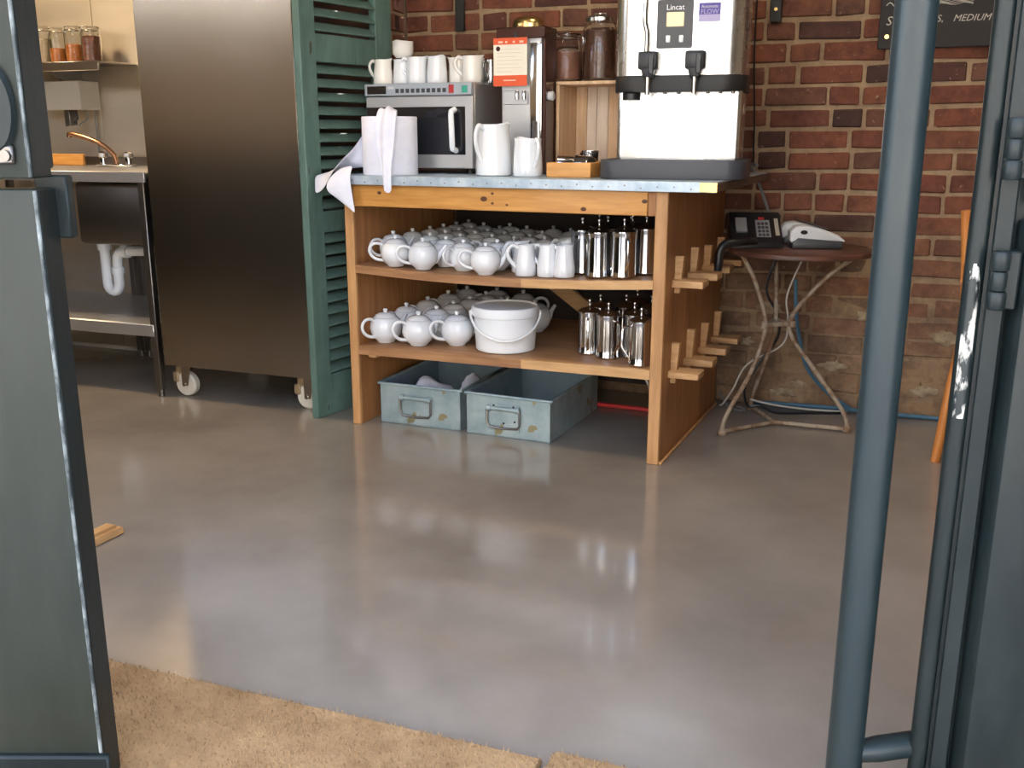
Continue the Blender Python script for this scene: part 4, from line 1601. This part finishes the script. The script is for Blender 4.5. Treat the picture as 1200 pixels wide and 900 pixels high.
for dx in (0.070, 0.098):
    b = new()
    lathe(b, [(0.008, 0.0), (0.0085, 0.028), (0.006, 0.032)], 12, (dx, -0.012, 0.268))
    obj('spout', b, 'steel_bright', gr)
b = new()
box(b, 0.010, 0.112, -0.004, 0.0, 0.250, 0.300, bev=0.002)
obj('hatch', b, 'steel_soft', gr)
b = new()
box(b, 0.060, 0.074, -0.018, -0.012, 0.455, 0.500, bev=0.001)
obj('card_clip', b, 'black', gr)
cd = thing('sign_card', 'cream notice card with orange top and bottom bands on the grinder', 'card', U, 0.467, 0.308, ZC + 0.315)
b = new()
box(b, 0.0, 0.134, 0.0, 0.0025, 0.0, 0.168, bev=0.0006)
obj('card', b, 'paper', cd)
b = new()
box(b, 0.0, 0.134, -0.0006, 0.0, 0.0, 0.038)
obj('bottom_band', b, 'orange', cd)
b = new()
box(b, 0.0, 0.134, -0.0006, 0.0, 0.145, 0.168)
obj('top_band', b, 'orange', cd)
b = new()
for k, zz in enumerate((0.128, 0.115, 0.102, 0.089, 0.076, 0.063, 0.050)):
    box(b, 0.028 if k == 0 else 0.014, (0.105, 0.112, 0.09, 0.115, 0.10, 0.112, 0.075)[k], -0.0004, 0.0, zz, zz + 0.0022)
obj('printed_lines', b, mat('faint_print', (0.70, 0.64, 0.52), 0.8), cd)
b = new()
cyl(b, (0.019, -0.0012, 0.131), 0.0085, 0.0012, 'y', 16)
obj('emblem', b, 'brown', cd)
b = new()
for x, w_ in ((0.020, 0.018), (0.048, 0.008), (0.078, 0.008), (0.104, 0.016)):
    box(b, x, x + w_, -0.0010, 0.0, 0.150, 0.157)
for x, w_ in ((0.040, 0.05),):
    box(b, x, x + w_, -0.0010, 0.0, 0.018, 0.0225)
obj('printed_words', b, mat('pale_print', (0.85, 0.55, 0.40), 0.8), cd)

# ------------------------------------------------------------------ wooden crate with coffee jars on it
cr = thing('wooden_crate', 'open fronted pale plank crate standing on end beside the urn', 'crate', U, 0.672, 0.42, ZC)
CW, CH, CD = 0.258, 0.333, 0.19
for x0, x1 in ((0, 0.012), (CW - 0.012, CW)):
    b = new()
    box(b, x0, x1, 0, CD, 0, CH - 0.0125, bev=0.0015)
    obj('side_board', b, 'crate', cr)
for z0, z1_ in ((0, 0.012), (CH - 0.012, CH)):
    b = new()
    box(b, 0.0125 if z0 == 0 else 0.0, CW - (0.0125 if z0 == 0 else 0.0), -0.002, CD, z0, z1_, bev=0.0015)
    obj('board', b, 'crate', cr)
xs = [0.0125, 0.058, 0.098, 0.145, 0.200, CW - 0.0125]
for k in range(5):
    b = new()
    box(b, xs[k] + 0.0006, xs[k + 1] - 0.0006, CD - 0.012, CD - 0.001, 0.0125, CH - 0.0125, bev=0.001)
    obj('plank', b, 'crate2' if k in (1, 2) else 'crate', cr)
glass_jar('coffee_jar', 'clip top glass jar of brown powder on the crate', U, 0.682, 0.50, ZC + CH + 0.0008, 0.058, 0.175, 'cocoa', 0.62, 'glass', 'coffee jars on the crate')
jj = glass_jar('coffee_jar', 'tall glass jar of dark coffee beans with a steel lid on the crate', U, 0.812, 0.50, ZC + CH + 0.0008, 0.063, 0.228, 'beans', 0.78, 'steel_bright', 'coffee jars on the crate', clip=False)
b = new()
tube(b, [(-0.022, 0, 0.225), (-0.022, 0, 0.238), (0.022, 0, 0.238), (0.022, 0, 0.225)], 0.004, 8)
obj('lid_grip', b, 'steel_bright', jj)

# small wooden tray with metal filter baskets
tr = thing('wooden_tray', 'small orange wooden tray at the foot of the crate', 'tray', U, 0.765, 0.10, ZC)
TW, TD, TH = 0.162, 0.20, 0.050
for nm, a in (('end_board', (0, TW, 0, 0.012, 0, TH)), ('end_board', (0, TW, TD - 0.012, TD, 0, TH)), ('side_board', (0, 0.010, 0.0125, TD - 0.0125, 0, TH)),
              ('side_board', (TW - 0.010, TW, 0.0125, TD - 0.0125, 0, TH)), ('base_board', (0.0105, TW - 0.0105, 0.0125, TD - 0.0125, 0, 0.008))):
    b = new()
    box(b, *a, bev=0.0015)
    obj(nm, b, 'pine', tr)
for k, (x, y, rz, lab) in enumerate(((0.050, 0.055, 200, 'metal cup lying furthest left in the wooden tray'), (0.118, 0.060, 160, 'metal cup lying on the right in the wooden tray'), (0.085, 0.140, 190, 'metal cup at the back of the wooden tray'))):
    if k == 0:
        cu_ = thing('metal_cup', lab, 'cup', U, 0, 0, 0, 0, 'metal cups in the wooden tray')
        b = new()
        lathe(b, [(0.0, 0.001), (0.026, 0.0), (0.028, 0.004), (0.031, 0.058), (0.033, 0.060), (0.030, 0.060), (0.026, 0.006), (0.0, 0.005)], 24, cap0=False, cap1=False)
        for v in b.verts:     # lying on its side
            v.co = Vector((v.co.z - 0.03, v.co.y, v.co.x + 0.033))
        obj('cup_body', b, 'steel_bright', cu_)
        b = new()
        tube(b, smooth_path([(-0.020, 0.028, 0.033), (-0.022, 0.048, 0.036), (0.006, 0.050, 0.036), (0.014, 0.031, 0.033)], 4), 0.003, 6)
        obj('handle', b, 'black', cu_)
        cc = cu_
    else:
        cc = copy_tree(cu_)
        cc['label'] = lab
    place(cc, U, 0.765 + x, 0.10 + y, ZC + 0.0095, rz)
for k, (x, y, lab) in enumerate(((0.875, 0.295, 'upright metal beaker behind the tray'), (0.835, 0.385, 'second upright metal beaker inside the crate mouth'))):
    b = new()
    lathe(b, [(0.0, 0.001), (0.026, 0.0), (0.028, 0.003), (0.031, 0.078), (0.029, 0.078), (0.026, 0.006), (0.0, 0.005)], 24, cap0=False, cap1=False)
    o = tag(obj('beaker', b, 'steel_bright'), lab, 'cup')
    place(o, U, x - 0.02, y + 0.0, ZC + (0.0095 if k == 0 and y < 0.35 else 0.0005))

# ------------------------------------------------------------------ water boiler
Uq = U.w(0.875, 0.03)
Q = Frame(Uq.x, Uq.y, -16.0)
ur = thing('water_boiler', 'large stainless steel hot water boiler with two taps on a black drip tray', 'boiler', Q, 0, 0, ZC)
b = new()
prism(b, rrect(0.095, 0.577, 0.0, 0.375, 0.06), 0.0, 0.062, 'z', bev=0.006)
obj('drip_tray', b, 'tray', ur)
b = new()
prism(b, rrect(0.120, 0.552, 0.02, 0.09, 0.02), 0.062, 0.064, 'z')
obj('tray_grid', b, 'black', ur)
b = new()
prism(b, rrect(0.143, 0.550, 0.085, 0.345, 0.015), 0.064, 0.292, 'z', bev=0.003)
obj('lower_body', b, 'steel_urn', ur)
b = new()
pr = rrect(0.128, 0.560, 0.055, 0.365, 0.075, 8)
prism(b, pr, 0.278, 0.330, 'z', bev=0.006)
obj('black_band', b, 'black_paint', ur)
b = new()
pr = rrect(0.130, 0.556, 0.060, 0.360, 0.060, 10)
prism(b, pr, 0.330, 0.86, 'z', bev=0.01)
ub = obj('upper_body', b, 'steel_urn', ur)
b = new()
prism(b, rrect(0.270, 0.385, 0.0, 0.148, 0.006), 0.0575, 0.067, 'z')
for v in b.verts:
    v.co = Vector((v.co.x, v.co.z, 0.412 + v.co.y))
dp = obj('display_panel', b, 'plastic_dark', ub)
b = new()
box(b, 0.300, 0.356, 0.0555, 0.060, 0.478, 0.522, bev=0.002)
obj('screen', b, 'display', dp)
for dx in (0.300, 0.342):
    b = new()
    box(b, dx, dx + 0.014, 0.055, 0.060, 0.430, 0.452, bev=0.002)
    obj('button', b, 'plastic_white', dp)
text('lettering', 'Lincat', 0.024, 'plastic_white', dp, (0.3275, 0.0572, 0.529), align='CENTER')
b = new()
box(b, 0.401, 0.470, 0.0585, 0.0605, 0.490, 0.548, bev=0.0008)
stk = obj('sticker', b, 'lilac', ub)
b = new()
box(b, 0.402, 0.469, 0.0578, 0.0586, 0.512, 0.546)
obj('purple_block', b, 'purple', stk)
text('lettering', 'Automatic', 0.0125, 'plastic_grey', stk, (0.4355, 0.0574, 0.532), align='CENTER')
text('lettering', 'FLOW', 0.020, 'lilac', stk, (0.4355, 0.0574, 0.514), align='CENTER')
b = new()     # sight tube on the left
tube(b, smooth_path([(0.236, 0.060, 0.86), (0.234, 0.055, 0.60), (0.232, 0.052, 0.50), (0.240, 0.050, 0.46), (0.240, 0.048, 0.39)]), 0.008, 10)
obj('sight_tube', b, 'steel_bright', ub)
for cx in (0.250, 0.400):
    b = new()
    box(b, cx - 0.032, cx + 0.032, 0.012, 0.070, 0.345, 0.402, bev=0.008, seg=2)
    prism(b, [(cx - 0.032, 0.400), (cx + 0.032, 0.400), (cx + 0.016, 0.322), (cx - 0.016, 0.322)], 0.014, 0.050, bev=0.004)
    tpb = obj('tap', b, 'black', ub)
    b = new()
    lathe(b, [(0.0075, 0.0), (0.009, 0.05), (0.011, 0.075)], 14, (cx, 0.028, 0.268))
    obj('tap_nozzle', b, 'steel_bright', tpb)
    b = new()
    box(b, cx + 0.004, cx + 0.022, 0.0, 0.016, 0.330, 0.392, bev=0.004)
    obj('tap_lever', b, 'plastic_dark', tpb)
b = new()
lathe(b, [(0.030, 0.0), (0.031, 0.020), (0.026, 0.026)], 20, (0.190, 0.090, 0.254))
obj('drain_cap', b, 'black', ur)
b = new()
for dx in (0.300, 0.345, 0.440, 0.480, 0.520):
    cyl(b, (dx, 0.075, 0.272), 0.006, 0.008, 'z', 10)
obj('screws', b, 'steel_dark', ur)['kind'] = 'stuff'

# ================================================================== BISTRO TABLE AND TELEPHONES
TX, TY, TZ = 1.075, 3.655, 0.69
tb = thing('bistro_table', 'round rusty metal bistro table with curved legs against the brick wall', 'table', G, TX, TY, 0)
b = new()
lathe(b, [(0.0, -0.012), (0.252, -0.012), (0.259, -0.020), (0.263, -0.016), (0.263, -0.003), (0.259, 0.0), (0.0, 0.0)], 56, (0, 0, TZ), cap0=False, cap1=False)
obj('tabletop', b, 'tabletop', tb)
ctr = Vector((-0.050, -0.035, 0))
feet = [Vector((0.792 - TX, 3.526 - TY, 0)), Vector((1.272 - TX, 3.558 - TY, 0)), Vector((0.985 - TX, 3.885 - TY, 0))]
hub = Vector((1.022 - TX, 3.66 - TY, 0.012))
waist = []
for k, f in enumerate(feet):
    d = (f - Vector((hub.x, hub.y, 0)))
    n = Vector((d.x, d.y, 0)).normalized()
    R = math.hypot(d.x, d.y)
    b = new()
    w = hub + n * (0.085, 0.042, 0.05)[k]
    waist.append(Vector((w.x, w.y, 0.405)))
    top = (Vector((-0.235, -0.055, 0)), n * 0.215, n * 0.215)[k]
    pts = [f + Vector((0, 0, 0.012)), f + Vector((0, 0, 0.05)) + n * -0.004, f - n * 0.035 + Vector((0, 0, 0.105)), f - n * (R * 0.47) + Vector((0, 0, 0.225)),
           Vector((w.x, w.y, 0.36)), Vector((w.x, w.y, 0.44)), Vector((w.x, w.y, 0)) * 0.55 + top * 0.45 + Vector((0, 0, 0.575)), Vector((w.x, w.y, 0)) * 0.2 + top * 0.80 + Vector((0, 0, 0.645)), top + Vector((0, 0, TZ - 0.016))]
    tube(b, smooth_path(pts, 6), 0.0082, 10)
    obj('leg', b, 'rust', tb)
    b = new()
    lathe(b, [(0.0, 0.0), (0.015, 0.002), (0.017, 0.012), (0.012, 0.022), (0.0, 0.024)], 12, f)
    obj('foot', b, 'rust', tb)
    b = new()
    tube(b, [f + Vector((0, 0, 0.014)), hub], 0.008, 8)
    obj('base_bar', b, 'rust', tb)
b = new()
for k in range(3):
    tube(b, [waist[k], waist[(k + 1) % 3]], 0.009, 8)
    lathe(b, [(0.014, -0.012), (0.014, 0.012)], 10, waist[k])
obj('waist_ring', b, 'rust', tb)

# desk telephone with its handset hanging over the table edge
tl = thing('desk_telephone', 'black desk telephone with its handset hanging over the table edge', 'telephone', G, 0.815, 3.650, TZ + 0.0008, -6)
b = new()
prism(b, [(0.0, 0.0), (0.165, 0.0), (0.165, 0.112), (0.150, 0.120), (0.0, 0.020)], 0.0, 0.190, 'x', bev=0.004)
obj('base', b, 'black', tl)
sl = math.atan2(0.100, 0.150)
rm = Matrix.Rotation(sl, 4, 'X')


def on_slope(bm, x0, x1, u0, u1, h):
    vs = box(bm, x0, x1, u0, u1, 0, h, bev=min(0.0015, h * 0.3))
    for v in vs:
        v.co = rm @ v.co + Vector((0, 0, 0.0205))


b = new()
on_slope(b, 0.020, 0.062, 0.055, 0.135, 0.010)
obj('side_screen', b, 'screen_grey', tl)
b = new()
on_slope(b, 0.095, 0.148, 0.030, 0.130, 0.0025)
obj('label_strip', b, 'screen_grey', tl)
b = new()
on_slope(b, 0.108, 0.130, 0.132, 0.146, 0.003)
obj('red_label', b, 'red', tl)
b = new()
on_slope(b, 0.165, 0.180, 0.040, 0.140, 0.0025)
obj('label_strip', b, 'beige', tl)
b = new()
for i in range(3):
    for k in range(4):
        on_slope(b, 0.102 + i * 0.014, 0.113 + i * 0.014, 0.034 + k * 0.022, 0.048 + k * 0.022, 0.005)
kp = obj('keys', b, 'plastic_dark', tl)
b = new()
ca_, sa_ = math.cos(math.radians(6)), math.sin(math.radians(6))


def tl_(wx, wy, wz):      # room position -> telephone position
    dx, dy = wx - 0.815, wy - 3.650
    return (dx * ca_ - dy * sa_, dx * sa_ + dy * ca_, wz - TZ - 0.0008)


q = smooth_path([tl_(0.895, 3.620, 0.718), tl_(0.860, 3.580, 0.722), tl_(0.820, 3.552, 0.722), tl_(0.770, 3.540, 0.716), tl_(0.750, 3.536, 0.690), tl_(0.747, 3.534, 0.655), tl_(0.745, 3.534, 0.615)], 5)
tube(b, q, rlerp([0.013, 0.0145, 0.0155, 0.016, 0.0155, 0.0165, 0.014], len(q)), 12, 1.0)
obj('handset', b, 'black', tl)

# two card terminals
def terminal(label, x, y, rz):
    t = thing('card_terminal', label, 'card terminal', G, x, y, TZ + 0.0008, rz, 'card terminals on the bistro table')
    b = new()
    prism(b, [(0.0, 0.0), (0.180, 0.0), (0.183, 0.020), (0.170, 0.030), (0.020, 0.040), (0.0, 0.022)], 0.0, 0.082, 'y', bev=0.008)
    obj('cradle', b, 'plastic_dark', t)
    b = new()
    prism(b, [(-0.008, 0.030), (0.0, 0.020), (0.025, 0.034), (0.185, 0.022), (0.190, 0.030), (0.165, 0.050), (0.105, 0.072), (0.045, 0.086), (0.010, 0.080), (-0.008, 0.062)], 0.006, 0.076, 'y', bev=0.010)
    tp2 = obj('handset_shell', b, 'plastic_grey', t)
    b = new()
    vs = box(b, 0.055, 0.130, 0.018, 0.064, 0.0, 0.004, bev=0.001)
    rot = Matrix.Rotation(math.atan2(0.022, 0.08), 4, 'Y')
    for v in vs:
        c0 = Vector((0.09, 0.041, 0.0))
        v.co = rot @ (v.co - c0) + Vector((0.09, 0.041, 0.0785))
    obj('keypad', b, 'plastic_dark', tp2)
    b = new()
    lathe(b, [(0.008, 0.0), (0.008, 0.004)], 12, (0.040, 0.002, 0.060), 'y', sy=1.6)
    obj('thumb_key', b, 'black', tp2)
    return t


terminal('front card terminal, pale grey on a dark cradle, at the right of the table', 1.032, 3.615, -6)
terminal('rear card terminal, half hidden behind the front one beside the telephone', 1.038, 3.765, -6)

# ================================================================== ON THE BRICK WALL
sg = thing('blackboard_sign', 'black chalkboard sign on the brick wall at the top right', 'sign', W, 0.517, -0.016, 1.405)
b = new()
box(b, 0.0, 0.62, -0.022, 0.0, 0.0, 0.55, bev=0.002)
obj('board', b, 'board', sg)
text('chalk_lettering', 'S', 0.044, 'chalk', sg, (0.022, -0.0235, 0.082), shear=0.2)
text('chalk_lettering', 'IS,', 0.034, 'chalk', sg, (0.185, -0.0235, 0.088), shear=0.15)
text('chalk_lettering', 'MEDIUM', 0.0325, 'chalk', sg, (0.248, -0.0235, 0.088), shear=0.3)
b = new()
for k in range(7):
    q = [(0.190 + 0.12 * i / 8, -0.0228, 0.148 + 0.004 * k + 0.0035 * math.sin(i * 1.3 + k)) for i in range(9)]
    tube(b, q, 0.0012, 4)
q = [(0.02 + 0.006 * i, -0.0228, 0.150 + 0.010 * math.sin(i * 0.8)) for i in range(9)]
tube(b, q, 0.002, 4)
obj('chalk_smudge', b, 'chalk', sg)
b = new()
lathe(b, [(0.008, 0.0), (0.007, 0.004), (0.0, 0.006)], 12, (0.030, -0.0285, 0.042), 'y')
obj('screw', b, 'brass', sg)

for x, z0, lab, screw in ((0.142, 1.515, 'black metal bracket with a brass screw on the bricks right of the boiler', True), (-1.168, 1.525, 'black metal bracket hanging on the bricks above the jugs', False)):
    t = thing('wall_bracket', lab, 'bracket', W, x, -0.014, z0)
    b = new()
    box(b, -0.021, 0.021, -0.012, 0.0, 0.0, 0.45, bev=0.002)
    obj('strap', b, 'black_paint', t)
    if screw:
        b = new()
        lathe(b, [(0.007, 0.0), (0.006, 0.004), (0.0, 0.005)], 12, (0, -0.017, 0.045), 'y')
        obj('screw', b, 'brass', t)


def cable(label, pts, r, m, n=6):
    b = new()
    tube(b, smooth_path(pts, n), r, 6)
    return tag(obj('cable', b, m), label, 'cable')


def Wp(x, y, z):
    return tuple(W.w(x, y, z))


cable('thin dark cable running down the bricks beside the boiler', [Wp(0.070, -0.016, 2.0), Wp(0.068, -0.016, 1.45), Wp(0.085, -0.016, 1.15), Wp(0.090, -0.018, 0.975)], 0.0035, 'black')
cable('grey green cable from the back of the boiler down to the telephone', [tuple(U.w(1.36, 0.78, 0.985)), Wp(0.085, -0.055, 0.985), Wp(0.100, -0.045, 0.955), Wp(0.14, -0.03, 0.86), Wp(0.175, -0.05, 0.77), Wp(0.19, -0.08, 0.715)], 0.006, 'grey_cable')
cable('blue cable running along the foot of the brick wall', [Wp(0.15, -0.022, 0.012), Wp(0.45, -0.020, 0.016), Wp(0.62, -0.024, 0.014), Wp(0.90, -0.022, 0.012), Wp(1.6, -0.022, 0.012)], 0.009, 'blue_cable')
c1 = [(1.02, 3.755, 0.66), (0.985, 3.76, 0.52), (1.035, 3.765, 0.42), (1.045, 3.77, 0.33), (0.985, 3.79, 0.22), (0.935, 3.80, 0.12), (0.955, 3.82, 0.034), (1.00, 3.812, 0.036), (1.07, 3.80, 0.010), (1.2, 3.80, 0.008), (1.34, 3.80, 0.008)]
cable('black cable dropping under the bistro table to the floor', c1, 0.0055, 'black')
cable('thin white cable dropping under the bistro table', [(1.105, 3.70, 0.66), (1.06, 3.735, 0.50), (1.075, 3.755, 0.40), (1.060, 3.755, 0.30), (0.950, 3.845, 0.20), (0.90, 3.86, 0.09), (0.872, 3.90, 0.02), (0.866, 3.93, 0.006)], 0.0035, 'white_cable')
cable('thin pale cable on the floor beneath the bistro table', [(0.975, 3.86, 0.05), (1.06, 3.86, 0.028), (1.2, 3.845, 0.012), (1.36, 3.822, 0.006)], 0.004, 'white_cable')
cable('grey cable curling on the floor beside the counter', [(0.872, 3.97, 0.05), (0.89, 3.90, 0.012), (0.915, 3.85, 0.006), (0.945, 3.84, 0.008), (0.955, 3.87, 0.006), (0.93, 3.90, 0.008)], 0.0045, 'grey_cable')
cable('thick teal cable behind the right leg of the bistro table', [(1.09, 3.74, 0.56), (1.105, 3.75, 0.42), (1.125, 3.755, 0.33), (1.17, 3.765, 0.20), (1.26, 3.775, 0.10), (1.36, 3.78, 0.03)], 0.008, 'blue_cable')

# orange wooden chair mostly hidden by the right door edge
ch = thing('wooden_chair', 'orange wooden chair almost hidden behind the right hand door edge', 'chair', G, 1.722, 3.08, 0, 8)
b = new()
prism(b, rrect(-0.19, 0.22, -0.20, 0.20, 0.05), 0.440, 0.465, 'z', bev=0.005)
obj('seat', b, 'orangewood', ch)
for x, y in ((0.19, -0.17), (0.19, 0.17)):
    b = new()
    tube(b, [(x, y, 0.0), (x - 0.02, y, 0.445)], [0.013, 0.017], 10)
    obj('leg', b, 'orangewood', ch)
for y in (-0.17, 0.17):
    b = new()
    q = smooth_path([(-0.235, y, 0.0), (-0.215, y, 0.22), (-0.190, y, 0.45), (-0.200, y, 0.65), (-0.225, y, 0.86)], 5)
    tube(b, q, 0.016, 10)
    obj('back_leg', b, 'orangewood', ch)
for zz in (0.62, 0.78):
    b = new()
    box(b, -0.222, -0.200, -0.17, 0.17, zz, zz + 0.07, bev=0.006)
    obj('back_rail', b, 'orangewood', ch)
for zz in (0.20,):
    b = new()
    tube(b, [(-0.215, -0.17, zz), (0.18, -0.17, zz)], 0.010, 8)
    obj('stretcher', b, 'orangewood', ch)
    b = new()
    tube(b, [(-0.215, 0.17, zz), (0.18, 0.17, zz)], 0.010, 8)
    obj('stretcher', b, 'orangewood', ch)
